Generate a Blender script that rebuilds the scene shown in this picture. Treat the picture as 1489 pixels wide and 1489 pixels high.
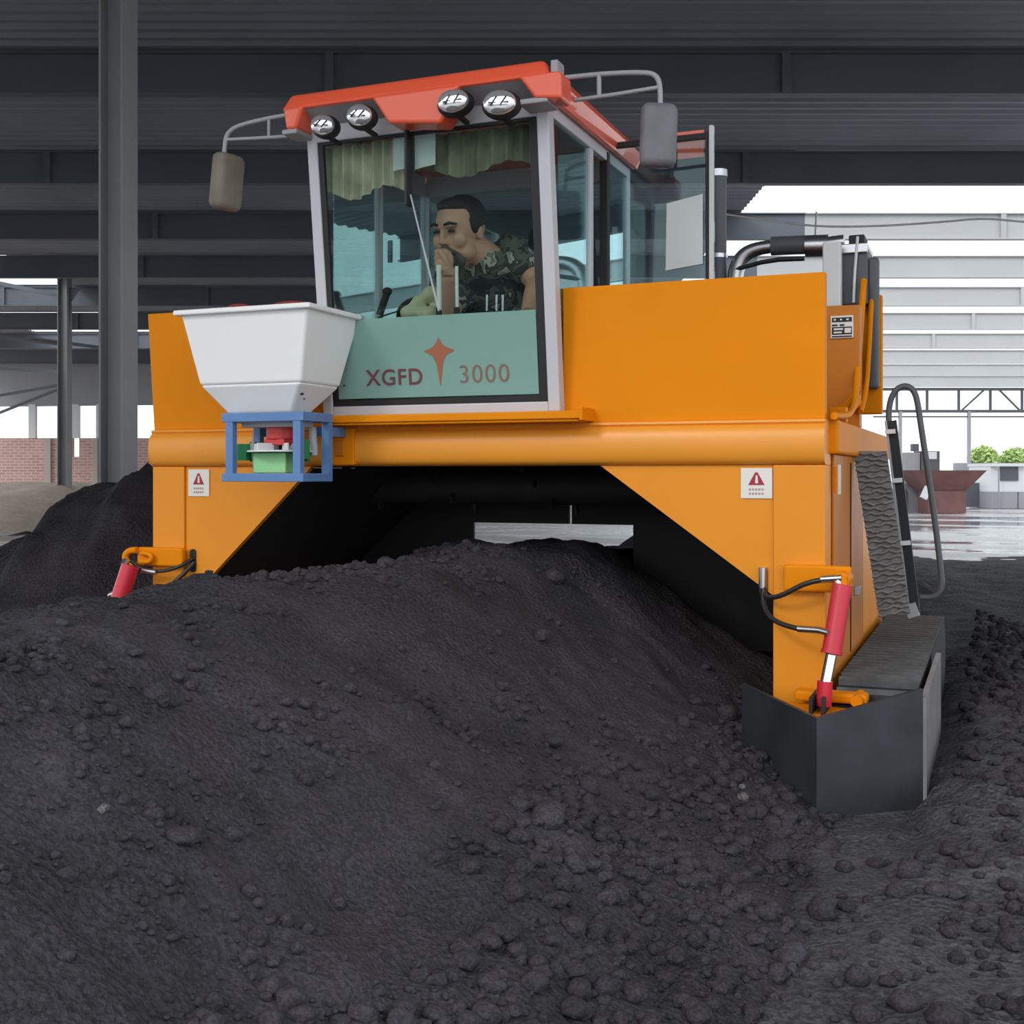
import bpy, bmesh, math, random
import numpy as np
from mathutils import Vector, Matrix, noise as mn

random.seed(7)
np.random.seed(7)
for o in list(bpy.data.objects):
    bpy.data.objects.remove(o)
COL = bpy.context.scene.collection
SC = bpy.context.scene
R = math.radians

# ------------------------------------------------------------------ camera
# world axes = machine axes: x along the machine's front, y towards its rear, z up; metres
F = 1733.0
TH = math.atan(706 / 1733.0)
CAM = Vector((0.606, -4.655, 1.22))
cT, sT = math.cos(TH), math.sin(TH)
cd = bpy.data.cameras.new('camera')
cam = bpy.data.objects.new('camera', cd)
COL.objects.link(cam)
cam.location = CAM
cam.rotation_euler = (R(90), 0, TH)
cd.sensor_width = 36
cd.lens = F / 1489 * 36
cd.shift_y = -54.5 / 1489
cd.clip_end = 400
SC.camera = cam

# ------------------------------------------------------------------ world, sun, exposure
w = bpy.data.worlds.new('world')
SC.world = w
w.use_nodes = True
wn = w.node_tree.nodes
bgn = wn['Background']
bgn.inputs['Color'].default_value = (0.93, 0.97, 1.0, 1)
bgn.inputs['Strength'].default_value = 2.2
sd = bpy.data.lights.new('sun', 'SUN')
sun = bpy.data.objects.new('sun', sd)
COL.objects.link(sun)
sd.energy = 1.0
sd.angle = R(12)
sd.color = (1.0, 0.96, 0.9)
SUN_AZ, SUN_EL = -22, 33     # azimuth off the machine's front normal (minus = picture left)
_d = Vector((math.sin(R(SUN_AZ)) * math.cos(R(SUN_EL)), -math.cos(R(SUN_AZ)) * math.cos(R(SUN_EL)), math.sin(R(SUN_EL))))
sun.rotation_euler = _d.to_track_quat('Z', 'Y').to_euler()
sun.location = (-3, -14, 12)
SC.view_settings.view_transform = 'Standard'
SC.view_settings.look = 'None'
SC.view_settings.gamma = 1
SC.view_settings.exposure = -0.35


# ------------------------------------------------------------------ helpers
def ray(px, py):
    a = (px - 744.5) / F
    b = (690 - py) / F
    return Vector((a * cT - sT, a * sT + cT, b))


def P(px, py, v):
    """point of the plane y = v"""
    d = ray(px, py)
    t = (v - CAM.y) / d.y
    return CAM + d * t


SHED = Matrix.Translation((CAM.x, CAM.y, 0)) @ Matrix.Rotation(TH, 4, 'Z')   # shed axes


def S(X, Y, z=0.0):
    return SHED @ Vector((X, Y, z))


def sx(px, Y):
    return (px - 744.5) / F * Y


def sz(py, Y):
    return 1.22 + (690 - py) / F * Y


ORG = Vector((0, 0, 0))


class MB:
    def __init__(self):
        self.b = bmesh.new()

    def _add(self, verts, faces, m=None):
        vs = [self.b.verts.new(m @ Vector(v) if m else Vector(v)) for v in verts]
        for f in faces:
            try:
                self.b.faces.new([vs[i] for i in f])
            except ValueError:
                pass
        return vs

    def box(self, a, b, m=None):
        x0, y0, z0 = [min(p, q) for p, q in zip(a, b)]
        x1, y1, z1 = [max(p, q) for p, q in zip(a, b)]
        self._add([(x0, y0, z0), (x1, y0, z0), (x1, y1, z0), (x0, y1, z0), (x0, y0, z1), (x1, y0, z1), (x1, y1, z1), (x0, y1, z1)],
                  [(0, 3, 2, 1), (4, 5, 6, 7), (0, 1, 5, 4), (1, 2, 6, 5), (2, 3, 7, 6), (3, 0, 4, 7)], m)
        return self

    def hexa(self, lo, hi, m=None):
        """two quads of four points joined"""
        self._add(list(lo) + list(hi), [(0, 3, 2, 1), (4, 5, 6, 7), (0, 1, 5, 4), (1, 2, 6, 5), (2, 3, 7, 6), (3, 0, 4, 7)], m)
        return self

    def prism(self, pts, ext, m=None):
        """closed polygon of 3D points extruded by vector ext"""
        n = len(pts)
        e = Vector(ext)
        a = [Vector(p) for p in pts]
        self._add(a + [p + e for p in a], [tuple(range(n))[::-1], tuple(range(n, 2 * n))] + [(i, (i + 1) % n, n + (i + 1) % n, n + i) for i in range(n)], m)
        return self

    def bar(self, p, q, wd, hd=None, up=(0, 0, 1)):
        p, q = Vector(p), Vector(q)
        hd = hd or wd
        d = (q - p).normalized()
        u = Vector(up)
        if abs(d.dot(u)) > 0.98:
            u = Vector((0, 1, 0))
        s = d.cross(u).normalized() * wd / 2
        t = s.cross(d).normalized() * hd / 2
        self.hexa([p - s - t, p + s - t, p + s + t, p - s + t], [q - s - t, q + s - t, q + s + t, q - s + t])
        return self

    def tube(self, pts, r, n=10, caps=True, smooth=0):
        pts = [Vector(p) for p in pts]
        rr = r if isinstance(r, (list, tuple)) else [r] * len(pts)
        for _ in range(smooth):
            np_, nr = [pts[0]], [rr[0]]
            for i in range(len(pts) - 1):
                np_ += [pts[i] * .75 + pts[i + 1] * .25, pts[i] * .25 + pts[i + 1] * .75]
                nr += [rr[i] * .75 + rr[i + 1] * .25, rr[i] * .25 + rr[i + 1] * .75]
            pts, rr = np_ + [pts[-1]], nr + [rr[-1]]
        rings = []
        prev = None
        for i, p in enumerate(pts):
            d = (pts[min(i + 1, len(pts) - 1)] - pts[max(i - 1, 0)]).normalized()
            if prev is None:
                u = Vector((0, 0, 1)) if abs(d.z) < .9 else Vector((1, 0, 0))
            else:
                u = prev
            s = (u - d * u.dot(d)).normalized()
            prev = s
            t = d.cross(s)
            rings.append([self.b.verts.new(p + (s * math.cos(k * 2 * math.pi / n) + t * math.sin(k * 2 * math.pi / n)) * rr[i]) for k in range(n)])
        for a, b in zip(rings, rings[1:]):
            for k in range(n):
                f = self.b.faces.new([a[k], a[(k + 1) % n], b[(k + 1) % n], b[k]])
                f.smooth = True
        if caps:
            for f in (self.b.faces.new(rings[0][::-1]), self.b.faces.new(rings[-1])):
                for e in f.edges:
                    e.smooth = False
        return self

    def ball(self, c, r, seg=16, rng=10, m=None):
        """ellipsoid; r scalar or 3 radii; m an optional rotation about the centre"""
        r = (r, r, r) if not isinstance(r, (tuple, list)) else r
        M = Matrix.Translation(c) @ (m.to_4x4() if m else Matrix()) @ Matrix.Diagonal((r[0], r[1], r[2], 1))
        g = bmesh.ops.create_uvsphere(self.b, u_segments=seg, v_segments=rng, radius=1, matrix=M)
        for v in g['verts']:
            for f in v.link_faces:
                f.smooth = True
        return self

    def sheet(self, rows):
        """grid of points, rows of equal length"""
        vs = [[self.b.verts.new(Vector(p)) for p in r] for r in rows]
        for a, b in zip(vs, vs[1:]):
            for i in range(len(a) - 1):
                self.b.faces.new([a[i], a[i + 1], b[i + 1], b[i]])
        return self

    def build(self, name, mat, parent=None, bevel=0, seg=2, M=None, smooth=False, thick=0):
        b = self.b
        if thick:
            bmesh.ops.recalc_face_normals(b, faces=b.faces)
            bmesh.ops.solidify(b, geom=list(b.faces), thickness=thick)
        if bevel:
            bmesh.ops.recalc_face_normals(b, faces=b.faces)
            es = [e for e in b.edges if len(e.link_faces) == 2 and e.calc_face_angle(0) > 0.35]
            bmesh.ops.bevel(b, geom=es, offset=bevel, segments=seg, profile=.5, affect='EDGES', clamp_overlap=True)
        bmesh.ops.recalc_face_normals(b, faces=b.faces)
        if smooth:
            for f in b.faces:
                f.smooth = True
            for e in b.edges:
                if len(e.link_faces) == 2 and e.calc_face_angle(0) > .7:
                    e.smooth = False
        if M is not None:
            bmesh.ops.transform(b, matrix=M, verts=b.verts)
        me = bpy.data.meshes.new(name)
        top = parent is None
        if top:
            # origin at the base centre
            co = np.array([v.co[:] for v in b.verts])
            c = Vector(((co[:, 0].min() + co[:, 0].max()) / 2, (co[:, 1].min() + co[:, 1].max()) / 2, co[:, 2].min()))
        else:
            c = ORG
        bmesh.ops.translate(b, vec=-c, verts=b.verts)
        b.to_mesh(me)
        b.free()
        me.materials.append(mat)
        o = bpy.data.objects.new(name, me)
        COL.objects.link(o)
        if top:
            o.location = c
        else:
            o.parent = parent
        return o


def mesh_obj(name, verts, faces, mat, parent=None, smooth=False):
    me = bpy.data.meshes.new(name)
    off = ORG if parent else Vector((0, 0, 0))
    me.from_pydata([tuple(Vector(v) - off) for v in verts] if parent else verts, [], faces)
    me.update()
    if smooth:
        me.polygons.foreach_set('use_smooth', [True] * len(me.polygons))
    me.materials.append(mat)
    o = bpy.data.objects.new(name, me)
    COL.objects.link(o)
    if parent:
        o.parent = parent
    return o


def empty(name, loc):
    global ORG
    o = bpy.data.objects.new(name, None)
    o.empty_display_size = .1
    COL.objects.link(o)
    o.location = loc
    ORG = Vector(loc)
    return o


def tag(o, label=None, cat=None, group=None, kind=None):
    if label:
        o['label'] = label
    if cat:
        o['category'] = cat
    if group:
        o['group'] = group
    if kind:
        o['kind'] = kind
    return o


def remesh(mbs, voxel, smooth=4):
    """fuse a bmesh of overlapping shapes into one continuous surface"""
    me = bpy.data.meshes.new('tmp')
    bmesh.ops.recalc_face_normals(mbs.b, faces=mbs.b.faces)
    mbs.b.to_mesh(me)
    mbs.b.free()
    o = bpy.data.objects.new('tmp', me)
    COL.objects.link(o)
    r = o.modifiers.new('r', 'REMESH')
    r.mode = 'VOXEL'
    r.voxel_size = voxel
    s = o.modifiers.new('s', 'SMOOTH')
    s.iterations = smooth
    s.factor = .5
    dg = bpy.context.evaluated_depsgraph_get()
    dg.update()
    out = bpy.data.meshes.new_from_object(o.evaluated_get(dg))
    bpy.data.objects.remove(o)
    return out


def link_mesh(name, me, mat, parent):
    me.transform(Matrix.Translation(-ORG))
    me.materials.clear()
    me.materials.append(mat)
    me.polygons.foreach_set('use_smooth', [True] * len(me.polygons))
    o = bpy.data.objects.new(name, me)
    COL.objects.link(o)
    o.parent = parent
    return o


def text_mesh(name, body, size, mat, parent, M, extrude=.0008, spacing=1.0, outline=0):
    c = bpy.data.curves.new('t', 'FONT')
    c.body = body
    c.size = size
    c.extrude = extrude
    c.offset = outline
    c.space_character = spacing
    c.align_x = 'LEFT'
    o = bpy.data.objects.new('t', c)
    COL.objects.link(o)
    dg = bpy.context.evaluated_depsgraph_get()
    dg.update()
    me = bpy.data.meshes.new_from_object(o.evaluated_get(dg))
    bpy.data.objects.remove(o)
    me.transform(Matrix.Translation(-ORG) @ M)
    me.materials.clear()
    me.materials.append(mat)
    r = bpy.data.objects.new(name, me)
    COL.objects.link(r)
    r.parent = parent
    return r


# ------------------------------------------------------------------ materials
def mat(name, col, rough=.5, metal=0, var=0, vscale=6, bump=0, bscale=40, spec=.5, coat=0):
    m = bpy.data.materials.new(name)
    m.use_nodes = True
    n, l = m.node_tree.nodes, m.node_tree.links
    p = n['Principled BSDF']
    p.inputs['Base Color'].default_value = (*col, 1)
    p.inputs['Roughness'].default_value = rough
    p.inputs['Metallic'].default_value = metal
    p.inputs['Specular IOR Level'].default_value = spec
    p.inputs['Coat Weight'].default_value = coat
    tc = n.new('ShaderNodeTexCoord')
    if var:
        t = n.new('ShaderNodeTexNoise')
        t.inputs['Scale'].default_value = vscale
        t.inputs['Detail'].default_value = 6
        l.new(tc.outputs['Object'], t.inputs['Vector'])
        r = n.new('ShaderNodeValToRGB')
        r.color_ramp.elements[0].position = .3
        r.color_ramp.elements[1].position = .7
        r.color_ramp.elements[0].color = (*[c * (1 - var) for c in col], 1)
        r.color_ramp.elements[1].color = (*[min(1, c * (1 + var)) for c in col], 1)
        l.new(t.outputs['Fac'], r.inputs['Fac'])
        l.new(r.outputs['Color'], p.inputs['Base Color'])
    if bump:
        t = n.new('ShaderNodeTexNoise')
        t.inputs['Scale'].default_value = bscale
        t.inputs['Detail'].default_value = 8
        t.inputs['Roughness'].default_value = .65
        l.new(tc.outputs['Object'], t.inputs['Vector'])
        bp = n.new('ShaderNodeBump')
        bp.inputs['Strength'].default_value = bump
        bp.inputs['Distance'].default_value = .02
        l.new(t.outputs['Fac'], bp.inputs['Height'])
        l.new(bp.outputs['Normal'], p.inputs['Normal'])
    return m


def glass_mat(name, tint, gloss=.12, rough=.0, film=0, filmcol=(.5, .6, .55), graz=.6):
    """thin sheet: tinted clear part + mirror part (+ translucent film)"""
    m = bpy.data.materials.new(name)
    m.use_nodes = True
    n, l = m.node_tree.nodes, m.node_tree.links
    n.remove(n['Principled BSDF'])
    out = n['Material Output']
    tr = n.new('ShaderNodeBsdfTransparent')
    tr.inputs['Color'].default_value = (*tint, 1)
    gl = n.new('ShaderNodeBsdfGlossy')
    gl.inputs['Roughness'].default_value = rough
    gl.inputs['Color'].default_value = (.8, 1, 1, 1)
    base = tr
    if film:
        df = n.new('ShaderNodeBsdfDiffuse')
        df.inputs['Color'].default_value = (*filmcol, 1)
        tl = n.new('ShaderNodeBsdfTranslucent')
        tl.inputs['Color'].default_value = (*filmcol, 1)
        a = n.new('ShaderNodeMixShader')
        a.inputs[0].default_value = .3
        l.new(df.outputs[0], a.inputs[1])
        l.new(tl.outputs[0], a.inputs[2])
        b = n.new('ShaderNodeMixShader')
        b.inputs[0].default_value = film
        l.new(tr.outputs[0], b.inputs[1])
        l.new(a.outputs[0], b.inputs[2])
        base = b
    mx = n.new('ShaderNodeMixShader')
    lw = n.new('ShaderNodeLayerWeight')
    pw_ = n.new('ShaderNodeMath')
    pw_.operation = 'POWER'
    pw_.inputs[1].default_value = 2
    l.new(lw.outputs['Facing'], pw_.inputs[0])
    lw.inputs['Blend'].default_value = .5
    ma = n.new('ShaderNodeMath')
    ma.operation = 'MULTIPLY_ADD'
    ma.use_clamp = True
    ma.inputs[1].default_value = graz
    ma.inputs[2].default_value = gloss
    l.new(pw_.outputs[0], ma.inputs[0])
    l.new(ma.outputs[0], mx.inputs[0])
    l.new(base.outputs[0], mx.inputs[1])
    l.new(gl.outputs[0], mx.inputs[2])
    l.new(mx.outputs[0], out.inputs['Surface'])
    return m


def soil_mat(name, c0, c1, bump=.9, bscale=55, grain=.45):
    m = bpy.data.materials.new(name)
    m.use_nodes = True
    n, l = m.node_tree.nodes, m.node_tree.links
    p = n['Principled BSDF']
    p.inputs['Roughness'].default_value = .9
    p.inputs['Specular IOR Level'].default_value = .25
    tc = n.new('ShaderNodeTexCoord')
    t1 = n.new('ShaderNodeTexNoise')
    t1.inputs['Scale'].default_value = 2.2
    t1.inputs['Detail'].default_value = 10
    t1.inputs['Roughness'].default_value = .7
    t2 = n.new('ShaderNodeTexVoronoi')
    t2.inputs['Scale'].default_value = bscale
    t3 = n.new('ShaderNodeTexNoise')
    t3.inputs['Scale'].default_value = bscale * 2
    t3.inputs['Detail'].default_value = 8
    for t in (t1, t2, t3):
        l.new(tc.outputs['Object'], t.inputs['Vector'])
    r = n.new('ShaderNodeValToRGB')
    r.color_ramp.elements[0].position = .35
    r.color_ramp.elements[1].position = .68
    r.color_ramp.elements[0].color = (*c0, 1)
    r.color_ramp.elements[1].color = (*c1, 1)
    l.new(t1.outputs['Fac'], r.inputs['Fac'])
    gr = n.new('ShaderNodeTexVoronoi')
    gr.inputs['Scale'].default_value = bscale * 2.6
    l.new(tc.outputs['Object'], gr.inputs['Vector'])
    gm = n.new('ShaderNodeSeparateColor')
    l.new(gr.outputs['Color'], gm.inputs['Color'])
    mr = n.new('ShaderNodeMapRange')
    mr.inputs['To Min'].default_value = 1 - grain
    mr.inputs['To Max'].default_value = 1 + grain * 1.15
    l.new(gm.outputs['Red'], mr.inputs['Value'])
    vm = n.new('ShaderNodeVectorMath')
    vm.operation = 'SCALE'
    l.new(r.outputs['Color'], vm.inputs[0])
    l.new(mr.outputs['Result'], vm.inputs['Scale'])
    l.new(vm.outputs['Vector'], p.inputs['Base Color'])
    ad = n.new('ShaderNodeMath')
    ad.operation = 'ADD'
    l.new(t2.outputs['Distance'], ad.inputs[0])
    l.new(t3.outputs['Fac'], ad.inputs[1])
    bp = n.new('ShaderNodeBump')
    bp.inputs['Strength'].default_value = bump
    bp.inputs['Distance'].default_value = .022
    l.new(ad.outputs[0], bp.inputs['Height'])
    t4 = n.new('ShaderNodeTexNoise')
    t4.inputs['Scale'].default_value = 1.7
    t4.inputs['Detail'].default_value = 4
    l.new(tc.outputs['Object'], t4.inputs['Vector'])
    m4 = n.new('ShaderNodeMapRange')
    m4.inputs['From Min'].default_value = .38
    m4.inputs['From Max'].default_value = .62
    m4.inputs['To Min'].default_value = bump * .3
    m4.inputs['To Max'].default_value = bump
    l.new(t4.outputs['Fac'], m4.inputs['Value'])
    l.new(m4.outputs['Result'], bp.inputs['Strength'])
    l.new(bp.outputs['Normal'], p.inputs['Normal'])
    return m


def brick_mat(name):
    m = bpy.data.materials.new(name)
    m.use_nodes = True
    n, l = m.node_tree.nodes, m.node_tree.links
    p = n['Principled BSDF']
    p.inputs['Roughness'].default_value = .9
    tc = n.new('ShaderNodeTexCoord')
    mp = n.new('ShaderNodeMapping')
    mp.inputs['Rotation'].default_value = (R(90), 0, 0)
    b = n.new('ShaderNodeTexBrick')
    b.inputs['Scale'].default_value = 1.0
    b.inputs['Brick Width'].default_value = .3
    b.inputs['Row Height'].default_value = .11
    b.inputs['Mortar Size'].default_value = .012
    b.inputs['Color1'].default_value = (.62, .36, .32, 1)
    b.inputs['Color2'].default_value = (.50, .29, .26, 1)
    b.inputs['Mortar'].default_value = (.66, .58, .55, 1)
    l.new(tc.outputs['Object'], mp.inputs['Vector'])
    l.new(mp.outputs['Vector'], b.inputs['Vector'])
    l.new(b.outputs['Color'], p.inputs['Base Color'])
    return m


def camo_mat(name):
    m = bpy.data.materials.new(name)
    m.use_nodes = True
    n, l = m.node_tree.nodes, m.node_tree.links
    p = n['Principled BSDF']
    p.inputs['Roughness'].default_value = .95
    tc = n.new('ShaderNodeTexCoord')
    t = n.new('ShaderNodeTexNoise')
    t.inputs['Scale'].default_value = 13
    t.inputs['Detail'].default_value = 2
    t.inputs['Distortion'].default_value = .6
    l.new(tc.outputs['Object'], t.inputs['Vector'])
    r = n.new('ShaderNodeValToRGB')
    r.color_ramp.interpolation = 'CONSTANT'
    e = r.color_ramp.elements
    e[0].position, e[0].color = 0, (.04, .045, .042, 1)
    e[1].position, e[1].color = .44, (.13, .135, .11, 1)
    for pos, c in ((.53, (.06, .062, .055, 1)), (.60, (.45, .42, .36, 1)), (.66, (.20, .19, .16, 1))):
        k = e.new(pos)
        k.color = c
    l.new(t.outputs['Fac'], r.inputs['Fac'])
    l.new(r.outputs['Color'], p.inputs['Base Color'])
    return m


def wet_floor_mat(name):
    m = bpy.data.materials.new(name)
    m.use_nodes = True
    n, l = m.node_tree.nodes, m.node_tree.links
    p = n['Principled BSDF']
    tc = n.new('ShaderNodeTexCoord')
    mp = n.new('ShaderNodeMapping')
    mp.inputs['Scale'].default_value = (.25, .6, 1)
    t = n.new('ShaderNodeTexNoise')
    t.inputs['Scale'].default_value = 1
    t.inputs['Detail'].default_value = 5
    l.new(tc.outputs['Object'], mp.inputs['Vector'])
    l.new(mp.outputs['Vector'], t.inputs['Vector'])
    r = n.new('ShaderNodeValToRGB')
    r.color_ramp.elements[0].position = .42
    r.color_ramp.elements[1].position = .58
    r.color_ramp.elements[0].color = (.04, .04, .04, 1)
    r.color_ramp.elements[1].color = (.45, .45, .45, 1)
    c = n.new('ShaderNodeValToRGB')
    c.color_ramp.elements[0].position = .42
    c.color_ramp.elements[1].position = .58
    c.color_ramp.elements[0].color = (.28, .28, .29, 1)
    c.color_ramp.elements[1].color = (.42, .41, .41, 1)
    l.new(t.outputs['Fac'], r.inputs['Fac'])
    l.new(t.outputs['Fac'], c.inputs['Fac'])
    l.new(r.outputs['Color'], p.inputs['Roughness'])
    l.new(c.outputs['Color'], p.inputs['Base Color'])
    return m


ORANGE = mat('orange_paint', (.79, .25, .003), .5, var=.03, vscale=3, spec=.10)
ORANGEL = mat('orange_leg_lit', (.82, .29, .014), .4, var=.03, vscale=3, spec=.35)  # yellower than the hoods: light reflected off the ground painted into the colour
ORANGEB = mat('orange_beam_lit', (.84, .32, .03), .38, var=.03, vscale=3, spec=.5)  # reflected light on the beam painted in as a yellower base
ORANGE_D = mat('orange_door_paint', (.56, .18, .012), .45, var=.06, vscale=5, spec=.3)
RED = mat('roof_red', (.88, .11, .045), .35, coat=.6)
REDCYL = mat('cylinder_red', (.62, .025, .05), .35)
CABW = mat('cab_grey_paint', (.56, .56, .60), .4)
CABT = mat('cab_trim_grey', (.34, .34, .36), .5)
BLACK = mat('black_rubber', (.012, .012, .014), .6)
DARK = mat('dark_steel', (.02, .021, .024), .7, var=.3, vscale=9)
STEEL = mat('plow_steel', (.055, .06, .07), .45, metal=.4, var=.25, vscale=5)
CHROME = mat('chrome', (.85, .85, .87), .12, metal=1)
SILVER = mat('silver_pipe', (.55, .55, .57), .3, metal=1)
GREYB = mat('engine_grey', (.09, .10, .115), .5)
GREYL = mat('light_grey_paint', (.38, .39, .41), .5)
WHITE = mat('white_plastic', (.88, .885, .89), .35)
LEVERW = mat('lever_white', (.92, .92, .90), .4)
PAPER = mat('paper', (.72, .76, .76), .8)
SIGNW = mat('sign_white', (.80, .76, .72), .5)
SIGNR = mat('sign_red', (.38, .02, .04), .5)
SIGNG = mat('sign_grey_print', (.45, .30, .30), .6)
BLUE = mat('blue_paint', (.10, .22, .46), .45, var=.08)
GREENL = mat('light_green_box', (.30, .66, .30), .5)
GREEND = mat('green_guard', (.02, .24, .08), .5)
MOTOR = mat('motor_red', (.55, .04, .04), .45)
SEATM = mat('seat_dark', (.02, .022, .025), .8)
CREAM = mat('cream_cover', (.62, .60, .42), .9)
CURT = mat('curtain_cream', (.62, .56, .42), .95, var=.35, vscale=7)
CURTG = mat('curtain_olive', (.25, .24, .16), .95, var=.5, vscale=7)
DASH = mat('dash_grey', (.10, .11, .11), .6)
SKIN = mat('skin', (.62, .34, .235), .6, var=.1, vscale=12)
HAIR = mat('hair', (.018, .015, .014), .7)
BEARD = mat('beard', (.10, .085, .075), .8)
EYE = mat('eye_dark', (.02, .015, .012), .4)
CAMO = camo_mat('camo_cloth')
MIRRORB = mat('mirror_shell', (.17, .17, .19), .5, var=.15, vscale=8)
MIRRORL = mat('mirror_shell_dusty', (.22, .19, .15), .6, var=.2, vscale=8)
TREAD = mat('tread_rubber', (.10, .105, .11), .75, var=.2, vscale=20)
FLAPR = mat('flap_rubber', (.20, .21, .215), .75, var=.25, vscale=25)
PLATEG = mat('side_plate_grey', (.20, .19, .195), .5, var=.2, vscale=6)
GLASS = glass_mat('windshield_glass', (.83, .89, .87), .02, graz=.3)
GLASS2 = glass_mat('side_glass', (.82, .90, .91), .03, graz=.75)
FROST = glass_mat('frosted_band', (.7, .85, .8), .03, .1, film=.66, filmcol=(.42, .68, .61), graz=.2)
LETTER = mat('letter_brown', (.16, .045, .055), .6)
LETTERP = mat('letter_faded', (.24, .13, .11), .6)
EMBLEM = mat('emblem_brown', (.36, .12, .06), .6)
LENS = mat('lamp_lens', (.82, .83, .84), .12, metal=.8)
SOIL = soil_mat('compost_soil', (.029, .027, .032), (.054, .049, .059), .8, 55, .32)
SOILR = soil_mat('floor_soil', (.048, .047, .054), (.094, .091, .100), .8, 35, .35)
CLOD = soil_mat('clod_soil', (.031, .028, .034), (.058, .053, .063), .6, 70, .3)
CLODP = soil_mat('pale_clod', (.09, .085, .085), (.16, .155, .15), .5, 70)
TAN = soil_mat('tan_heap', (.46, .38, .31), (.60, .51, .42), .25, 8, .05)
BRICK = brick_mat('brick')
ROOFM = mat('roof_sheet', (.30, .31, .345), .5, metal=.1, var=.15, vscale=.5)
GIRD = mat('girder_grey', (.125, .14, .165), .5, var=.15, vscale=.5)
GIRD_LIT = mat('girder_lit', (.52, .52, .525), .5, var=.04, vscale=.5)  # pale copy of the girder grey, skylight on the faces painted in
COLM = mat('column_grey', (.26, .265, .265), .5, var=.1, vscale=1.2)
FARG = mat('far_grey_paint', (.33, .33, .35), .6)
FARD = mat('far_dark_panel', (.10, .105, .12), .6)
FARW = mat('far_white_panel', (.72, .73, .74), .6)
RUST = mat('far_red_steel', (.19, .085, .08), .65, var=.15, vscale=3)
LEAF = mat('tree_leaf', (.42, .56, .20), .7, var=.3, vscale=3)
BARK = mat('tree_bark', (.2, .17, .13), .9)
FLOORM = wet_floor_mat('wet_concrete')
OUTG = mat('pale_yard', (.55, .54, .52), .9, var=.08, vscale=.3)
SKYL = glass_mat('skylight_sheet', (.98, .99, 1.0), .01, .2, graz=.0)
WIRE = mat('white_wire', (.75, .75, .75), .5)
HOSE = mat('hose_rubber', (.02, .02, .022), .4)
HOSER = mat('hose_red', (.30, .04, .04), .5)
STRUCT = 'structure'

# ================================================================== SETTING (shed axes)
# floors
b = MB().box((-40, -12, -.3), (40, 54, -.012))
tag(b.build('floor', FLOORM, M=SHED), kind=STRUCT)
b = MB().box((5, -160, -.6), (160, -12.01, -.05))
tag(b.build('ground_yard_bounce', OUTG, M=SHED), kind=STRUCT)  # unseen pale area added to bounce light onto girders and machine
b = MB().box((-160, -160, -.6), (4.99, -12.01, -.05))
tag(b.build('ground_yard', mat('yard_dark', (.05, .048, .05), .95, var=.3, vscale=.4), M=SHED), kind=STRUCT)  # unseen ground added, kept dark for what the windshield reflects
b = MB().box((40.01, -12, -.6), (160, 54, -.05))
tag(b.build('ground_side', mat('side_yard', (.45, .44, .42), .95, var=.2, vscale=.3), M=SHED), kind=STRUCT)
b = MB().box((-160, 54.01, -.4), (160, 190, -.05))
tag(b.build('ground_outside', OUTG, M=SHED), kind=STRUCT)

ZR = 6.17            # underside of roof
Y0, Y1 = 1.2, 54.0
GY = [1.4, 5.6, 9.85, 14.0, 18.3, 22.6, 27.0, 31.3, 35.6, 40.0, 44.4, 49.0, 53.6]
SKX = 4.35           # the roof right of here is clear sheeting beyond the fifth girder


def zroof(Y):
    return ZR - max(0, Y - 30) * .022


def corr(name, x0, x1, ya, yb, m, amp=.022, per=.26):
    n = int((yb - ya) / (per / 4))
    rows = [[], []]
    for i in range(n + 1):
        Y = ya + (yb - ya) * i / n
        z = zroof(Y) + .05 + amp * (1, .9, -1, -.9)[i % 4]
        rows[0].append((x0, Y, z))
        rows[1].append((x1, Y, z))
    return tag(MB().sheet(rows).build(name, m, M=SHED, thick=.01), kind=STRUCT)


XL, XR = -21.0, 14.0
corr('ceiling_front', XL, XR, Y0, GY[4], ROOFM)
SKL = {6: (-17.5, sx(62, 29.2)), 8: (sx(8, 37.6), sx(212, 37.6))}
for i in range(4, len(GY)):
    ya, yb = GY[i], (GY[i + 1] if i + 1 < len(GY) else Y1)
    if i in SKL:
        xa, xb = SKL[i]
        corr('ceiling_left', XL, xa, ya, yb, ROOFM)
        corr('ceiling_left', xb, SKX, ya, yb, ROOFM)
        b = MB().box((xa, ya, zroof(yb) + .04), (xb, yb, zroof(yb) + .046))
        tag(b.build('window_roof_light_%d' % i, SKYL, M=SHED), kind=STRUCT)
    else:
        corr('ceiling_left', XL, SKX, ya, yb, ROOFM)
k = 0
for a, c in zip(GY[4:], GY[5:]):
    k += 1
    # clear sheets, each field split in panels of 3 m
    b = MB().box((SKX, a, zroof(a) + .05), (40, c, zroof(a) + .056))
    tag(b.build('window_skylight_%d' % k, SKYL, M=SHED), kind=STRUCT)

for i, Y in enumerate(GY):
    z = zroof(Y)
    parts = [(XL, XR, GIRD)] if i < 5 else [(XL, SKX + 1.2, GIRD), (SKX + 1.2, 40, GIRD_LIT)]
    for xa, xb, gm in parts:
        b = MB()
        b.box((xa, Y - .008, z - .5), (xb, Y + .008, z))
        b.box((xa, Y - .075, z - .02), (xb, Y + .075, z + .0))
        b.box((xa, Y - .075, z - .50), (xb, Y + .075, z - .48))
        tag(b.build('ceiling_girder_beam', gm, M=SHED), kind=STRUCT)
    # web stiffeners
    if 3 <= i <= 9:
        for X in np.arange(-19.3, 13, 5.35):
            X = X + (.37 * i) % 2
            b = MB().box((X - .05, Y - .07, z - .48), (X + .05, Y - .012, z - .02))
            tag(b.build('ceiling_stiffener_beam', GIRD_LIT if i > 4 and X > SKX + 1.2 else GIRD, M=SHED), kind=STRUCT)

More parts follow.
